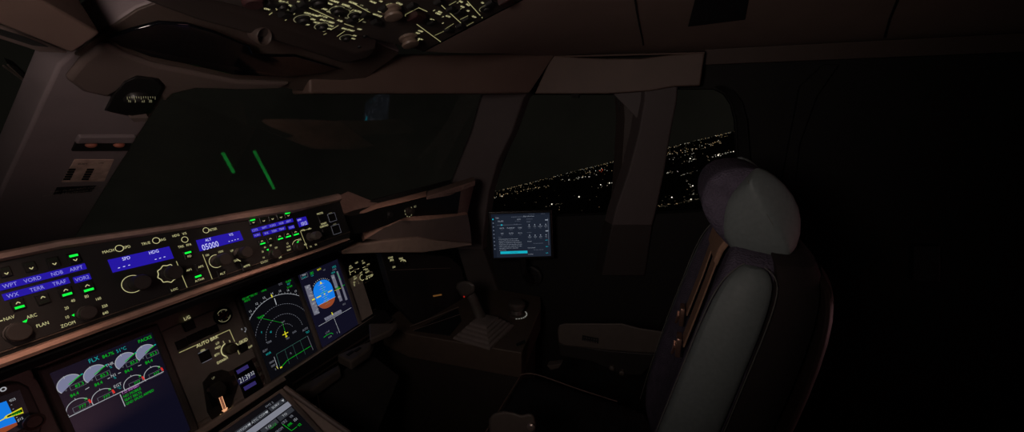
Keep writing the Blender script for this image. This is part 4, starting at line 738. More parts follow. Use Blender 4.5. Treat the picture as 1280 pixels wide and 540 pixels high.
for i in range(4): s.text(PD, ('SURV', 'ATC COM', 'POSITION', 'ACTIVE')[i], -.023 - i * .0385, .0060, .0050, W, z + .0003); s.poly([PD.P(-.005 - i * .0385 + a, .006 + c, z + .0003) for a, c in ((-.003, .002), (.003, .002), (0, -.003))], W)
s.rect(PD, -.074, -.0085, .150, .013, BAR, z)
for i in range(4): s.rect(PD, -.019 - i * .0385, -.0225, .0355, .011, BTN, z); s.text(PD, ('TO', 'T.O', 'F-PLN', 'PERF')[i], -.022 - i * .0385, -.0225, .005, W, z + .0003)
s.text(PD, 'FMS 2', -.030, .0165, .005, WD, z)
for t, x, y, m in (('KLAX', 341, 533, G), ('FROM', 349, 538, WD), ('09R', 362, 531, G), ('CRZ', 355, 528, WD), ('VR', 364, 521, WD), ('V2', 374, 531.5, G), ('151', 369, 525, W)): s.tpx(PD, t, x, y, 3.2, m, z)
for a, c in (((353, 531), (364, 539)), ((364, 539), (371, 534))): s.seg(PD, PD.uv(*a), PD.uv(*c), .0008, G, z)
s.build('symbology', md, False)
# ================================================================ SIDE CONSOLE, SIDESTICK, TILLER
ZC = .48
CO = Fr((.95, .62, ZC), (1, 0, 0), (0, 1, 0))
con = thing('side_console', (1.0, .65, 0), 'dark brown side console under the window carrying the sidestick', 'console')
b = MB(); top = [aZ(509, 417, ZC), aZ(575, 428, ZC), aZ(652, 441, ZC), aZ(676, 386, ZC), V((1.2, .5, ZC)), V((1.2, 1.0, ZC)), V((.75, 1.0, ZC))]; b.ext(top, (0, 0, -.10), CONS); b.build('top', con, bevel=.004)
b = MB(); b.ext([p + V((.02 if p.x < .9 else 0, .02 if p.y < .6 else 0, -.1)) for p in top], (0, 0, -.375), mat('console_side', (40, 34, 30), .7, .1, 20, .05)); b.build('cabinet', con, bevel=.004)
b = MB(); tr = [aZ(517, 414, ZC + .002), aZ(562, 420, ZC + .002), aZ(577, 401, ZC + .002), aZ(572, 385, ZC + .002)]; b.ext(tr, (0, 0, .002), DARK); b.build('stowage_tray', con, bevel=.001)
b = MB(); b.tube([aZ(513, 408, ZC + .01), aZ(573, 384, ZC + .01)], .0022, CHROME, 6); b.tube([aZ(516, 413, ZC + .004), aZ(575, 393, ZC + .004)], .0015, CHROME, 6); b.build('tray_rail', con)
b = MB(); b.tube([aX(512, 446, .75), aX(636, 470, .79)], .0016, CONS, 6); b.build('cabinet_seam', con)
b = MB(); b.ext([aZ(645, 430, ZC + .001), aZ(656, 425, ZC + .001), aZ(657, 429, ZC + .001), aZ(646, 433, ZC + .001)], (0, 0, .0012), DARK); b.build('label_slot', con)
b = MB(); b.ext([aX(513, 449, .755), aX(540, 457, .765), aX(538, 470, .765), aX(518, 466, .755)], (.01, 0, 0), mat('pocket_edge', (56, 48, 43), .6)); b.build('pocket', con, bevel=.003)
ss = thing('sidestick', aZ(600, 415, ZC), 'black sidestick with red button on a stepped grey bellows, on the side console', 'sidestick')
b = MB(); base = [aZ(566, 424, ZC), aZ(612, 438, ZC), aZ(643, 408, ZC), aZ(600, 398, ZC)]; cen = sum(base, V((0, 0, 0))) / 4; rings = []
for i in range(5):
    k = 1 - i * .13; zz = i * .011
    for k2, z2 in ((k, zz), (k - .015, zz + .008), (k - .09, zz + .011)): rings.append([cen + (p - cen) * k2 + V((0, 0, z2)) for p in base])
b.loft(rings, RUBB); b.build('bellows', ss, bevel=.0015)
g0 = aX(603, 402, .845); g1 = aX(596, 385, .845); g2 = aX(590, 371, .84); g3 = aX(583, 360, .835)
b = MB(); pth = smooth_path([g0, g1, g2, g3, aX(581, 356, .835)], 5); n_ = len(pth)
b.tube(pth, [(.022 - .004 * math.sin(i / (n_ - 1) * 2.2) if i < n_ - 3 else .021) for i in range(n_)], STICKM, 16, .8); b.build('grip', ss)
b = MB(); hd = [(570, 360), (571, 354), (578, 350.5), (588, 351.5), (594, 356), (594, 364), (588, 369), (581, 373), (576, 370)]; b.loft([[aX(580 + (x - 580) * k, 360 + (y - 360) * k, X) for x, y in hd] for k, X in ((.7, .800), (.95, .806), (1.0, .82), (1.0, .845), (.9, .862), (.6, .868))], STICKM); b.build('head', ss, bevel=.003)
b = MB(); bf = Fr(aX(580.5, 370.3, .806), (.3, -1, 0), (.1, .1, 1)); b.lathe(bf, 0, 0, [(.0055, -.004), (.0055, .003), (.003, .005)], mat('red_button', (120, 35, 28), .4), 14); rb = b.build('red_button', ss); rb['label'] = 'small red takeover button'
b = sym(); b.disc(bf, 0, 0, .0028, RED, .0053); b.build('button_glow', rb, False)
b = MB(); b.ext([aX(583, 352.5, .822), aX(592, 354.5, .822), aX(591, 357.5, .822), aX(584, 356, .822)], (.0, -.002, .004), BLACK); b.build('trigger_pad', ss, bevel=.001)
# tiller handle with lit ring
TI = Fr(aZ(646, 393, ZC), (1, 0, 0), (0, 1, 0))
tl = thing('steering_tiller', TI.o, 'round steering tiller knob ringed with white marks behind the sidestick', 'tiller')
b = MB(); b.lathe(TI, 0, 0, [(.036, .0), (.036, .005), (.026, .008), (.022, .022), (.030, .030), (.034, .036), (.034, .048), (.028, .054), (.01, .056)], STICKM, 28); b.build('handle', tl)
s = sym(); s.dots(TI, 0, 0, .040, .0045, glow('tiller_mark', (190, 190, 180), .5), .0015, 195, 330, 9, .6); s.build('scale', tl, False)
# forward side panel beneath glareshield wing: clock-like cluster
SP = Fr(aX(495, 328, .735), aX(545, 322, .92) - aX(480, 335, .672), (0, .12, 1))
b = MB(); q = [SP.px(*p_) for p_ in ((478, 318), (560, 306), (574, 318), (582, 385), (510, 410), (486, 382))]; b.ext(q, -SP.n * .03, mat('side_panel_black', (22, 20, 19), .7, .1, 20)); sp = b.build('side_switch_panel', bevel=.004)
tag(sp, 'black forward side panel with two small lit selectors below the glareshield wing', 'control panel')
s = sym()
for t, x, y, h in (('LOUD', 489, 322.8, 2.4), ('SPKR', 490, 326, 2.4), ('OFF', 491.5, 335, 2.4), ('MAX', 501.5, 321.5, 2.6), ('VOL', 505, 323.5, 2.2)): s.tpx(SP, t, x, y, h, LEG, .0012)
u, v = SP.uv(503.5, 327.5); s.dots(SP, u, v, .014,   .0028, LEG, .0012, -40, 150, 7, .6); s.seg(SP, SP.uv(486, 340), SP.uv(560, 322), .0012, mat('panel_seam', (1, 1, 1)), .0012)
lo = s.build('lettering', sp, False)
for x, y in ((490.5, 330.5), (503.5, 327.5)):
    u, v = SP.uv(x, y); b = MB(); b.lathe(SP, u, v, [(.008, 0), (.008, .014), (.006, .016)], BLACK, 18); b.build('rotary_knob', sp)
# amber placard on the forward side wall
b = MB(); q = [SP.px(*p_, .0005) for p_ in ((534.5, 364.5), (545, 360.3), (545.6, 362), (535, 366.3))]; b.ext(q, SP.n * .0015, AMB); tag(b.build('amber_placard', smooth=False), 'small amber strip placard on the dark side panel ahead of the sidestick', 'placard')
# ================================================================ TABLET
A, B2_, B3, A4 = aX(613.5, 268, 1.0), aX(687, 265.5, 1.094), aX(688.5, 320, 1.094), aX(617.5, 322, 1.0)
EF = Fr((A + B2_ + B3 + A4) / 4, (B2_ - A) + (B3 - A4), (A - A4) + (B2_ - B3)); ew = ((B2_ - A).length + (B3 - A4).length) / 2; eh = ((A - A4).length + (B2_ - B3).length) / 2
ef = thing('flight_tablet', EF.o, 'bright tablet showing a dark flight page, mounted below the side window', 'tablet')
b = MB(); b.rect(EF, 0, 0, ew + .022, eh + .022, mat('tablet_case', (20, 19, 20), .4), -.012, .013, .003); b.build('case', ef, bevel=.002)
b = MB(); b.rect(EF, 0, 0, ew, eh, screen('tablet_screen', (27, 33, 45), 1.0), .0012); b.build('screen', ef, False)
s = sym(); z = .002; X0 = -ew / 2; Y0 = eh / 2; TX = glow('tablet_text', (150, 158, 172), .8); TD = glow('tablet_text_dim', (95, 102, 116), .8); TC = glow('tablet_cyan', (20, 170, 190), 1.0); TP = glow('tablet_card', (22, 27, 38), 1.0)
def P(fx, fy): return X0 + fx * ew, Y0 - fy * eh
def txt(t, fx, fy, h=.0042, m=TX, al='LEFT'): u, v = P(fx, fy); s.text(EF, t, u, v, h, m, z + .0003, 1.0, al)
def box(fx, fy, fw, fh, m, zz=0): u, v = P(fx + fw / 2, fy + fh / 2); s.rect(EF, u, v, fw * ew, fh * eh, m, z + zz)
box(0, 0, .055, 1, TP); box(.055, 0, .945, .035, TP)
for i in range(9): box(.018, .10 + i * .085, .02, .028, TC if i == 0 else TD, .0003)
txt('Flight', .075, .085); txt('AMENDED FLIGHT PLAN', .34, .075, .0034, TD); txt('Flight Information', .55, .065, .004, TX); txt('08:25 PM', .85, .02, .003, TD); txt('3 Connected', .64, .02, .003, TD)
txt('KLAX', .11, .16, .006); txt('KSFO', .44, .13, .0042); txt('Intl Airport', .40, .165, .003, TD); txt('DEPARTURE', .60, .13, .003, TD); txt('Terminal', .60, .18, .003, TD); box(.92, .15, .05, .022, TX, .0003)
box(.09, .245, .42, .006, TD, .0003); box(.155, .235, .03, .025, TC, .0003); txt('On time', .38, .235, .003, TD)
for r_, row in enumerate((('GATE', 'RUNWAY', 'TAXI'), ('25R', 'FL350', '01:12'))):
    for c_, t in enumerate(row): txt(t, .17 + c_ * .155, .32 + r_ * .12, .0048, TX, 'CENTER'); txt(('plan', 'altitude', 'time')[c_], .17 + c_ * .155, .355 + r_ * .12, .003, TD, 'CENTER')
txt('Notes', .10, .525, .0032, TD)
lines = ('ATIS information is current at gate', 'wind two five zero at one two knots', 'visibility ten clouds few at four thousand', 'temperature one nine dew point one one', 'expect vectors and runway two five right', 'read back all hold short clearances', 'end of notes')
for i, t in enumerate(lines): txt(t, .105, .57 + i * .042, .0037, TX)
box(.12, .855, .47, .06, TC, .0003); u, v = P(.355, .885); s.text(EF, 'START FLIGHT', u, v, .0034, TP, z + .0008)
for r_ in range(2):
    txt(('Arrival', 'Weather')[r_], .60, .195 + r_ * .24, .0034, TD)
    for c_ in range(4): box(.635 + c_ * .095, .25 + r_ * .24, .014, .022, TX, .0003); txt(('FUEL', 'PAX', 'CARGO', 'ZFW')[c_] if r_ == 0 else ('WIND', 'TEMP', 'QNH', 'VIS')[c_], .642 + c_ * .095, .30 + r_ * .24, .0034, TX, 'CENTER'); txt(('21.4', '412', '18.2', '364')[c_] if r_ == 0 else ('250', '19', '1015', '10')[c_], .642 + c_ * .095, .335 + r_ * .24, .0032, TD, 'CENTER')
box(.92, .40, .05, .022, TX, .0003)
for i, t in enumerate(('Payload', 'Fuel on board', 'Checklist')): txt(t, .60, .64 + i * .15, .0036, TX); txt('open', .91, .62 + i * .15, .0036, TC); (txt('No items selected', .70, .69 + i * .15, .0036, TD) if i < 2 else None)
box(.965, .12, .006, .62, TD, .0003)
s.build('screen_content', ef, False)
b = MB(); c0 = EF.P(.0, -eh / 2, -.02); b.tube([c0, c0 + V((.02, .0, -.08)), V((1.19, c0.y, c0.z - .16))], .014, mat('mount_arm', (24, 22, 22), .5), 10); b.build('mount_arm', ef)
b = MB(); b.rect(EF, 0, 0, .12, .10, DARK, -.024, .012); b.build('mount_plate', ef)
# round dark side vent beneath tablet
VT = Fr(aX(665, 345, 1.185), (0, -1, 0), (0, 0, 1)); sv = thing('side_air_outlet', VT.o, 'round black air outlet on the side wall under the tablet', 'air vent')
b = MB(); b.lathe(VT, 0, 0, [(.045, -.012), (.045, .004), (.036, .006), (.034, -.004)], mat('vent_black', (24, 22, 22), .5), 28); b.build('outlet_ring', sv)
b = MB()
for k in (-.018, 0, .018): b.rect(VT, 0, k, .05, .004, BLACK, -.006, .006)
b.build('vane', sv)
# ================================================================ PILOT SEAT
st = thing('pilot_seat', (.54, .1, 0), 'dark pilot seat with grey-green side bolsters, headrest and far armrest', 'seat')
SXC = .545
def ell(pts): return pts
# backrest cross-sections, local x across, y forward; axis leans back
def bax(z):      # y of the back-rest front centre at height z (picture-fitted lean)
    return .00 - (z - .45) * .20
def brow(z, hw, th, bol, inset=0.0):
    y0 = bax(z); out = []
    pr = [(-1, -.35), (-1.0, .0), (-.97, bol * .7), (-.88, bol), (-.74, bol * .8), (-.55, bol * .25), (-.3, 0), (0, -.01), (.3, 0), (.55, bol * .25), (.74, bol * .8), (.88, bol), (.97, bol * .7), (1.0, .0), (1, -.35), (.93, -.8), (.6, -1), (0, -1.03), (-.6, -1), (-.93, -.8)]
    for x, y in pr: out.append(V((SXC + x * (hw - inset), y0 + (y if y >= 0 else y * (th - inset)) + (-inset if y > 0 else 0), z)))
    return out
secs = [(.42, .215, .13, .030), (.55, .222, .14, .034), (.70, .222, .145, .034), (.82, .215, .145, .030), (.92, .205, .14, .026), (.98, .192, .13, .020), (1.015, .172, .115, .012), (1.03, .14, .09, .004)]
b = MB(); b.loft([brow(*q) for q in secs], PURP); b.build('backrest', st, subd=1)
# dark inboard/outboard side panels + rear shell (wraps the back)
b = MB(); rings = []
for z, hw, th, bol in secs:
    y0 = bax(z); hw2 = hw + .006; rings.append([V((SXC + x * hw2, y0 + y * th, z + .004)) for x, y in ((-1, -.42), (-1.0, -.75), (-.94, -1.0), (-.6, -1.12), (0, -1.15), (.6, -1.12), (.94, -1.0), (1.0, -.75), (1, -.42), (.9, -.5), (0, -.6), (-.9, -.5))])
b.loft(rings, mat('seat_side_cloth', (34, 27, 27), .9, .1, 60)); b.build('side_cover', st, subd=1)
b = MB(); rings = []
for z, hw, th, bol in secs[:7]:
    y0 = bax(z); rings.append([V((SXC + x * (hw + .012), y0 - th * y - .0, z - .01)) for x, y in ((-1, .98), (-.97, 1.12), (-.6, 1.24), (0, 1.27), (.6, 1.24), (.97, 1.12), (1, .98), (.9, 1.02), (0, 1.1), (-.9, 1.02))])
b.loft(rings, SHELL); b.build('rear_shell', st, subd=1)
for sx in (-1, 1):      # grey-green leather side bolsters
    b = MB(); rings = []; sp_ = []; sp2 = []
    for z, hw, th, bol, sc_ in ((.42, .215, .13, .03, 1), (.55, .222, .14, .034, 1), (.70, .222, .145, .034, 1), (.82, .215, .145, .030, 1), (.92, .207, .14, .026, 1), (.975, .196, .13, .018, .95), (1.0, .186, .12, .008, .75), (1.012, .178, .115, .0, .4)):
        y0 = bax(z); hw += .003
        ring = [(-.90, bol + .004), (-1.0, bol * .7 + .003), (-1.045, -.01), (-1.06, -.03), (-1.04, -.055), (-1.0, -.066), (-.95, -.05), (-.93, -.01)]
        yc = -.02; rings.append([V((SXC - sx * x * hw, y0 + yc + (y - yc) * sc_, z)) for x, y in ring])
        sp_.append(rings[-1][0] * .5 + rings[-1][1] * .5); sp2.append(rings[-1][5] + V((sx * .003, 0, 0)))
    b.loft(rings, GREYL); bo = b.build('bolster', st, subd=1); bo['label'] = 'grey-green leather side bolster'
    b = MB(); b.tube(smooth_path(sp_, 3), .0010, SEAM, 5); b.tube(smooth_path(sp2, 3), .0010, SEAM, 5); b.build('seam', bo)
# headrest
hz, hy = 1.082, -.128
def hsec(x, sc_, dy=0):
    pr = [(.072, -.008), (.080, .022), (.074, .055), (.052, .078), (.012, .086), (-.03, .074), (-.064, .040), (-.080, .0), (-.080, -.045), (-.062, -.078), (-.03, -.093), (.01, -.078), (.046, -.042)]   # (y, z)
    return [V((SXC + x, hy + dy + y * sc_, hz + z * sc_)) for y, z in pr]
b = MB(); b.loft([hsec(x, s_) for x, s_ in ((-.118, .99), (-.10, 1.0), (-.05, 1.0), (0, 1.01), (.05, 1.0), (.10, 1.0), (.118, .99))], PURP); hr = b.build('headrest', st, subd=1)
def hwing(x, k):         # rings closing onto a ridge that runs from the front top to the rear bottom
    base = [V((p.x, min(p.y, hy + (.040 if p.z - hz < .03 else .040 - (p.z - hz - .03) * .75)), p.z)) for p in hsec(x, 1.02)]; a_, b_ = V((SXC + x, hy + .012, hz + .064)), V((SXC + x, hy - .060, hz - .050)); d_ = b_ - a_; out = []
    for p in base: t = max(0, min(1, (p - a_).dot(d_) / d_.dot(d_))); out.append(p.lerp(a_ + d_ * t, k))
    return out
for sx in (-1, 1):
    b = MB(); b.loft([hwing(sx * x, k) for x, k in ((.090, .0), (.112, .0), (.124, .10), (.137, .45), (.147, .80), (.149, .95))], GREYL); wi = b.build('headrest_wing', hr, subd=1); wi['label'] = 'grey-green leather headrest wing'
    b = MB(); b.tube([V((SXC + sx * .146, hy + .014, hz + .066)), V((SXC + sx * .1485, hy - .024, hz + .006)), V((SXC + sx * .147, hy - .062, hz - .053))], .0008, SEAM, 5); b.build('seam', wi)
b = MB()
for sx in (-.05, .05): b.tube([(SXC + sx, hy - .02, 1.0), (SXC + sx, hy - .01, 1.07)], .008, CHROME, 10)
b.build('headrest_post', st)
# shoulder belts
def belt(pts, w, name):
    path = smooth_path(pts, 6); b = MB(); rings = []
    for i, p in enumerate(path):
        t = (path[min(i + 1, len(path) - 1)] - path[max(i - 1, 0)]).normalized(); side = V((1, 0, 0)); side = (side - t * side.dot(t)).normalized(); n = side.cross(t).normalized()
        rings.append([p - side * w - n * .0015, p + side * w - n * .0015, p + side * w + n * .0015, p - side * w + n * .0015])
    b.loft(rings, BELT); return b.build(name, st), path[-1]
for dx, zb in ((.055, .80), (-.045, .775)):
    xb = SXC + dx
    bl, e = belt([(xb - .02, -.20, 1.02), (xb - .01, -.15, 1.045), (xb, -.105, 1.035), (xb, bax(.98) + .012, .985), (xb + .005, bax(.9) + .012, .90), (xb + .005, bax(zb) + .014, zb)], .026, 'shoulder_belt')
    b = MB(); b.loft([[e + V((a * k, .004 + c, zz)) for a, c in ((-.017, 0), (.017, 0), (.017, .01), (-.017, .01))] for k, zz in ((1, .012), (1.15, -.002), (.75, -.03), (.5, -.038))], BUCK); bk = b.build('buckle', bl, bevel=.002)
    b = MB(); b.tube([e + V((-.014, .016, -.01)), e + V((0, .02, -.034)), e + V((.014, .016, -.01))], .003, BUCK, 6); b.build('latch_loop', bl)
b = MB(); yr = []
for y, z, hw_, n_ in ((-.20, 1.045, .05, .0), (-.15, 1.056, .07, 0), (-.11, 1.045, .085, 0), (bax(1.0) + .018, 1.01, .085, 0), (bax(.975) + .020, .978, .078, 0)):
    yr.append([V((SXC - hw_, y, z)), V((SXC + hw_, y, z)), V((SXC + hw_, y - .008, z - .010)), V((SXC - hw_, y - .008, z - .010))])
b.loft(yr, BELT); yk = b.build('belt_yoke', st, bevel=.003); yk['label'] = 'tan yoke joining shoulder belts'
# seat cushion
b = MB(); rings = []
for Y, hw, zt, zb in ((.425, .175, .385, .34), (.41, .20, .415, .31), (.36, .205, .425, .30), (.22, .205, .41, .29), (.05, .205, .40, .29), (-.02, .20, .40, .29)):
    rings.append([V((SXC + x * hw, Y, z)) for x, z in ((-1, (zt + zb) / 2), (-.98, zt - .008), (-.85, zt + .004), (-.5, zt - .008), (0, zt - .014), (.5, zt - .008), (.85, zt + .004), (.98, zt - .008), (1, (zt + zb) / 2), (.9, zb), (0, zb), (-.9, zb))])
b.loft(rings, SEATD); b.build('seat_cushion', st, subd=1)
b = MB(); pth = [V((SXC + .205 * .93, Y, z)) for Y, z in ((.41, .416), (.36, .429), (.22, .414), (.1, .405))]; b.tube(smooth_path([V((SXC - .19, .415, .413)), V((SXC, .42, .404)), V((SXC + .17, .415, .413))] + pth, 4), .0022, mat('cushion_piping', (90, 72, 66), .7), 6); b.build('piping', st)
b = MB(); b.loft([[V((SXC + x * .19, y, z)) for x, y in ((-1, -.08), (1, -.08), (1, .36), (-1, .36))] for z in (.20, .30)], SHELL); b.build('seat_frame', st, bevel=.008)
b = MB(); b.loft([[V((SXC + x * k, .12 + y * k, z)) for x, y in ((-.13, -.16), (.13, -.16), (.13, .16), (-.13, .16))] for k, z in ((1.25, 0), (1.2, .03), (.8, .05), (.8, .2))], SHELL); b.build('pedestal_base', st, bevel=.006)
# far armrest
XA = .83
b = MB(); prof = [(697, 412), (699, 406), (706, 404), (778, 404), (800, 410), (842, 416), (842, 440), (812, 442), (760, 438), (705, 432), (698, 428)]
b.loft([[aX(720 + (x - 720) * k, 420 + (y - 420) * k, .775 + o) for x, y in prof] for k, o in ((.98, 0), (1.0, .006), (1.0, .07), (.98, .078))], ARM); am = b.build('armrest', st, bevel=.004)
b = MB(); b.loft([[aX(x, y, .782 + o) for x, y in ((698, 429), (760, 438), (812, 442), (830, 442), (800, 470), (775, 468), (740, 452), (700, 445))] for o in (0, .06)], mat('armrest_underside', (30, 26, 24), .6, .1, 40)); b.build('armrest_underside', am, bevel=.004)
AF = Fr(aX(738, 424, .774), (0, -1, 0), (0, 0, 1))
b = MB(); b.rect(AF, 0, 0, .052, .018, DARK, 0, .0016, .0004); dw = b.build('position_window', am)
s = sym()
for i in range(6): s.text(AF, '3562B4'[i], -.02 + i * .008, .003, .004, mat('counter_grey', (120, 105, 100), .6), .0022)
for i in range(9): s.seg(AF, (-.02 + i * .005, -.008), (-.02 + i * .005, -.004), .001, mat('counter_grey', (1, 1, 1)), .0022)
s.build('counter_print', dw, False)
for x, y in ((765, 460), (777, 466)):
    u, v = AF.uv(x, y); b = MB(); b.lathe(AF, u, v, [(.008, -.02), (.008, .004), (.005, .006)], ARM, 14); b.build('adjust_knob', am)
b = MB(); b.ext([aX(683, 457, .80), aX(702, 455, .80), aX(698, 461, .80), aX(688, 463, .80)], (.03, 0, 0), ARM); b.build('control_tab', st, bevel=.003)
# near armrest front end
b = MB(); A1 = [(611, 524), (617, 516), (630, 513.5), (642, 515), (652, 519), (662, 516), (668, 519), (670, 530), (668, 545), (612, 545)]
b.loft([[aX(640 + (x - 640) * k, 530 + (y - 530) * k, .25 + o) for x, y in A1] for k, o in ((.93, 0), (1, .008), (1, .045), (.93, .053))], ARM); na = b.build('armrest', st, bevel=.006); 
b = MB(); cf = Fr(aX(664, 533, .249), (0, -1, 0), (0, 0, 1)); b.lathe(cf, 0, 0, [(.008, 0), (.008, .003), (.006, .005)], CHROME, 14); b.build('pivot_cap', na)
# ceiling recess
b = MB(); q = [ceilhit(x, y, -.001) for x, y in ((870.6, -8), (860, 33), (931.5, 24), (937, -8))]; b.ext(q, (0, 0, -.001), mat('recess_black', (10, 10, 13), .8)); o = b.build('ceiling_air_outlet', smooth=False); tag(o, 'dark rectangular recessed outlet in the ceiling lining', 'ceiling outlet')
# faint cabinet box on dark aft wall
b = MB(); b.ext([aX(1143, 308, 1.16), aX(1176, 308, 1.16), aX(1176, 352, 1.16), aX(1141, 352, 1.16)], (.035, 0, 0), mat('aft_box_grey', (24, 24, 25), .7)); tag(b.build('wall_box', bevel=.003), 'barely visible dark grey box on the black aft side wall', 'wall box')
# ================================================================ OUTSIDE: tilted ground with city lights
GN = V((.05703, .28809, .9559)).normalized(); H = 140.0
G0 = C - GN * H; gu = V((0, 1, 0)); gu = (gu - GN * gu.dot(GN)).normalized(); gv = GN.cross(gu)
def ghit(x, y):
    d = ray(x, y); dn = d.dot(GN)
    return C + d * (-H / dn) if dn < -1e-4 else None
b = MB(); L = 60000; b.add([G0 + gu * a * L + gv * c * L for a, c in ((-1, -1), (1, -1), (1, 1), (-1, 1))], [[0, 1, 2, 3]], mat('dark_ground', (8, 8, 7), .95, .3, .01)); struct(b.build('outside_ground', smooth=False))
WARM = glow('city_warm', (240, 205, 150), .55); WHT = glow('city_white', (240, 235, 215), .6); REDL = glow('city_red', (255, 90, 60), .5); DIM = glow('city_dim', (140, 128, 104), .45)
city = MB(); city.keep = True
def lamp(mb, p, r, m):
    p = p + GN * r
    mb.add([p + V(o) * r for o in ((1, 0, 0), (-1, 0, 0), (0, 1, 0), (0, -1, 0), (0, 0, 1), (0, 0, -1))], [[0, 2, 4], [2, 1, 4], [1, 3, 4], [3, 0, 4], [2, 0, 5], [1, 2, 5], [3, 1, 5], [0, 3, 5]], m)
def pxlamp(mb, x, y, rp, m):
    p = ghit(x, y)
    if p is None: return
    lamp(mb, p, rp * (p - C).dot(FW) / F, m)
def hor(x): return 240 - (x - 615) * .2535
rnd = random.Random(3)
def streak(x0, y0, x1, y1, n, jit, rp, mats):
    for i in range(n):
        t = rnd.random(); x = x0 + (x1 - x0) * t; y = y0 + (y1 - y0) * t + rnd.gauss(0, jit)
        if y > hor(x) + .35: pxlamp(city, x, y, rp * rnd.uniform(.5, 1.2), rnd.choice(mats))
MIX = [WARM, WARM, WHT, DIM, DIM]
for x0, x1 in ((560, 780), (780, 1000)):
    streak(x0, hor(x0) + 1.0, x1, hor(x1) + 1.0, 230, .6, .34, MIX)
    streak(x0, hor(x0) + 3, x1, hor(x1) + 3, 45, 1.2, .32, [DIM, WARM, DIM])
streak(612, 248, 640, 241, 14, .8, .5, [DIM, WARM]); streak(640, 241, 687, 232, 34, 1.0, .5, [WARM, DIM, DIM]); streak(612, 247, 630, 246, 10, .7, .55, [WHT, WARM, DIM])
streak(700, 227, 740, 220, 20, .9, .5, [WHT, WHT, DIM]); streak(728, 217, 765, 211, 26, 1.6, .5, [WHT, WARM, DIM, WARM, DIM, REDL]); streak(745, 237, 767, 228, 8, 1.2, .5, [WHT, DIM]); streak(680, 259, 705, 254, 14, .4, .35, [DIM]); streak(655, 254, 672, 253, 5, .5, .3, [DIM])
streak(832, 193, 902, 178, 60, 1.6, .45, [WARM, WARM, DIM, WHT]); streak(832, 200, 880, 190, 18, 2.0, .4, [DIM, WHT]); streak(852, 204, 872, 199, 10, .8, .5, [WHT, DIM]); streak(880, 199, 904, 192, 18, 1.4, .5, [WHT, WHT, DIM]); streak(905, 192, 924, 189, 6, .6, .5, [WHT])
streak(824, 219, 850, 213, 16, .8, .45, [WHT, DIM]); streak(850, 220, 874, 214, 12, .8, .4, [DIM, WHT]); streak(818, 259, 880, 248, 40, 1.0, .42, [DIM, DIM, WARM]); streak(858, 224, 869, 246, 14, 1.5, .5, [WHT, DIM]); streak(820, 252, 872, 242, 14, 3, .35, [DIM])
for _ in range(170):     # general suburb field beyond what the windows frame
    x = rnd.uniform(300, 1500); y = hor(x) + 2 + abs(rnd.gauss(0, 26))
    pxlamp(city, x, y, .3 * rnd.uniform(.5, 1.1), rnd.choice([DIM, DIM, WARM]))
o = city.build('city_lights', smooth=False); tag(o, 'scattered city lights in long rows out to the tilted horizon', 'city lights', None, 'stuff')
BR = glow('street_lamp_bright', (255, 248, 225), 1.3)
for x, y, rp, lab in ((724, 247, 1.0, 'bright white street light in middle of the first side window'), (690, 256, .95, 'lone bright light just above the right end of the tablet'), (898, 195, 1.0, 'brightest white light in the second side window'), (840, 247.5, .9, 'bright light low in the second side window by the pillar'), (864, 250, .9, 'bright light low in the second side window near the headrest'), (866, 233, .8, 'white light just left of the headrest top'), (762, 229.5, .8, 'white light low by the right edge of the first side window'), (751, 231.5, .7, 'small white light left of the one at the window edge'), (917, 190, .7, 'small white light at the right edge of the second side window'), (753, 213, .8, 'reddish light near the horizon in the first side window'), (863, 199, .8, 'white light left of the brightest one in the second side window')):
    m_ = MB(); m_.keep = True; pxlamp(m_, x, y, rp, REDL if 'reddish' in lab else BR); tag(m_.build('street_light', smooth=False), lab, 'street light', 'bright lights outside the side windows')
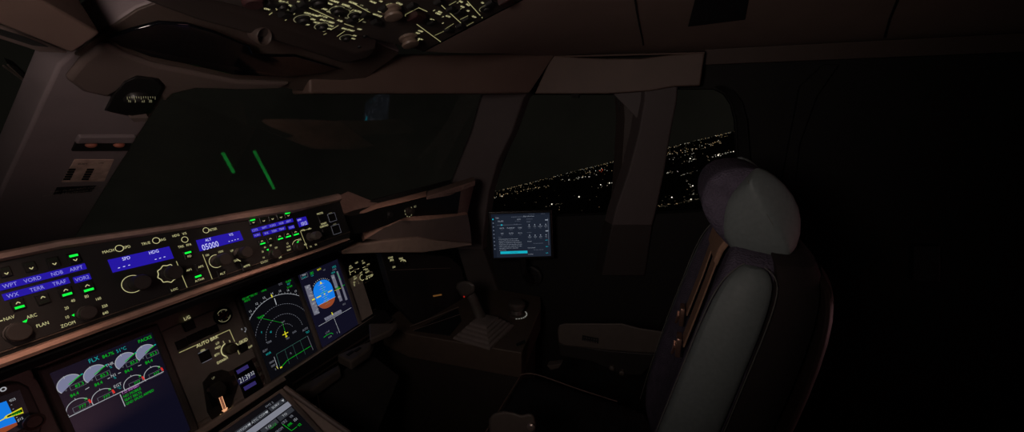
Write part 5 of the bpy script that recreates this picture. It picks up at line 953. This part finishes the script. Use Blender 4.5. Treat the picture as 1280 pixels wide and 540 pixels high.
# ================================================================ LIGHT, WORLD, CAMERA
w = bpy.data.worlds.new('night'); sc.world = w; w.use_nodes = True; nt = w.node_tree; bg_ = nt.nodes['Background']
tc = nt.nodes.new('ShaderNodeTexCoord'); nz_ = nt.nodes.new('ShaderNodeTexNoise'); nz_.inputs['Scale'].default_value = 3.5; nz_.inputs['Detail'].default_value = 4
rp = nt.nodes.new('ShaderNodeValToRGB'); rp.color_ramp.elements[0].position = .35; rp.color_ramp.elements[1].position = .75
rp.color_ramp.elements[0].color = (.0024, .0023, .0018, 1); rp.color_ramp.elements[1].color = (.0042, .0039, .0030, 1)
nt.links.new(tc.outputs['Generated'], nz_.inputs['Vector']); nt.links.new(nz_.outputs['Fac'], rp.inputs['Fac']); nt.links.new(rp.outputs['Color'], bg_.inputs['Color'])
def light(kind, name, loc, energy, col, **kw):
    l = bpy.data.lights.new(name, kind); l.energy = energy; l.color = col
    for k, v_ in kw.items():
        if k != 'aim': setattr(l, k, v_)
    o = bpy.data.objects.new(name, l); COL.objects.link(o); o.location = loc
    if 'aim' in kw: o.rotation_euler = (V(kw['aim']) - V(loc)).to_track_quat('-Z', 'Y').to_euler()
    return o
WL = (1, .82, .74)
light('SPOT', 'main_spot', (-.52, .22, 1.30), 12, WL, aim=(.75, .60, 1.36), spot_size=math.radians(120), spot_blend=1.0, shadow_soft_size=.10)  # spot added at head height to brighten ceiling, beams, post and seat
light('SPOT', 'reading_spot', (-.28, .40, 1.40), 9, (1, .62, .47), aim=(-.25, .70, .97), spot_size=math.radians(34), spot_blend=1.0, shadow_soft_size=.03)
light('SPOT', 'map_spot', (.12, .42, 1.36), 4, (1, .64, .50), aim=(.10, .70, .97), spot_size=math.radians(30), spot_blend=1.0, shadow_soft_size=.03)
light('SPOT', 'wing_spot', (.30, .36, 1.36), 2.2, (1, .70, .60), aim=(.52, .80, 1.0), spot_size=math.radians(50), spot_blend=1.0, shadow_soft_size=.04)
light('AREA', 'red_fill', (.66, -2.0, .60), .42, (1, .48, .50), aim=(.1, 1.0, .55), size=.6, spread=math.radians(70))  # reddish area light added behind the seats to give the engine screen its glow
cam = bpy.data.cameras.new('camera'); co = bpy.data.objects.new('camera', cam); COL.objects.link(co)
cam.sensor_fit = 'HORIZONTAL'; cam.sensor_width = 36; cam.lens = F / 1280 * 36; cam.clip_start = .01; cam.clip_end = 200000
co.matrix_world = Matrix(((RT.x, UP.x, -FW.x, C.x), (RT.y, UP.y, -FW.y, C.y), (RT.z, UP.z, -FW.z, C.z), (0, 0, 0, 1)))
sc.camera = co
sc.view_settings.view_transform = 'Standard'; sc.view_settings.look = 'None'; sc.view_settings.exposure = 0; sc.view_settings.gamma = 1
sc.cycles.use_denoising = True; sc.cycles.max_bounces = 6; sc.cycles.transparent_max_bounces = 12
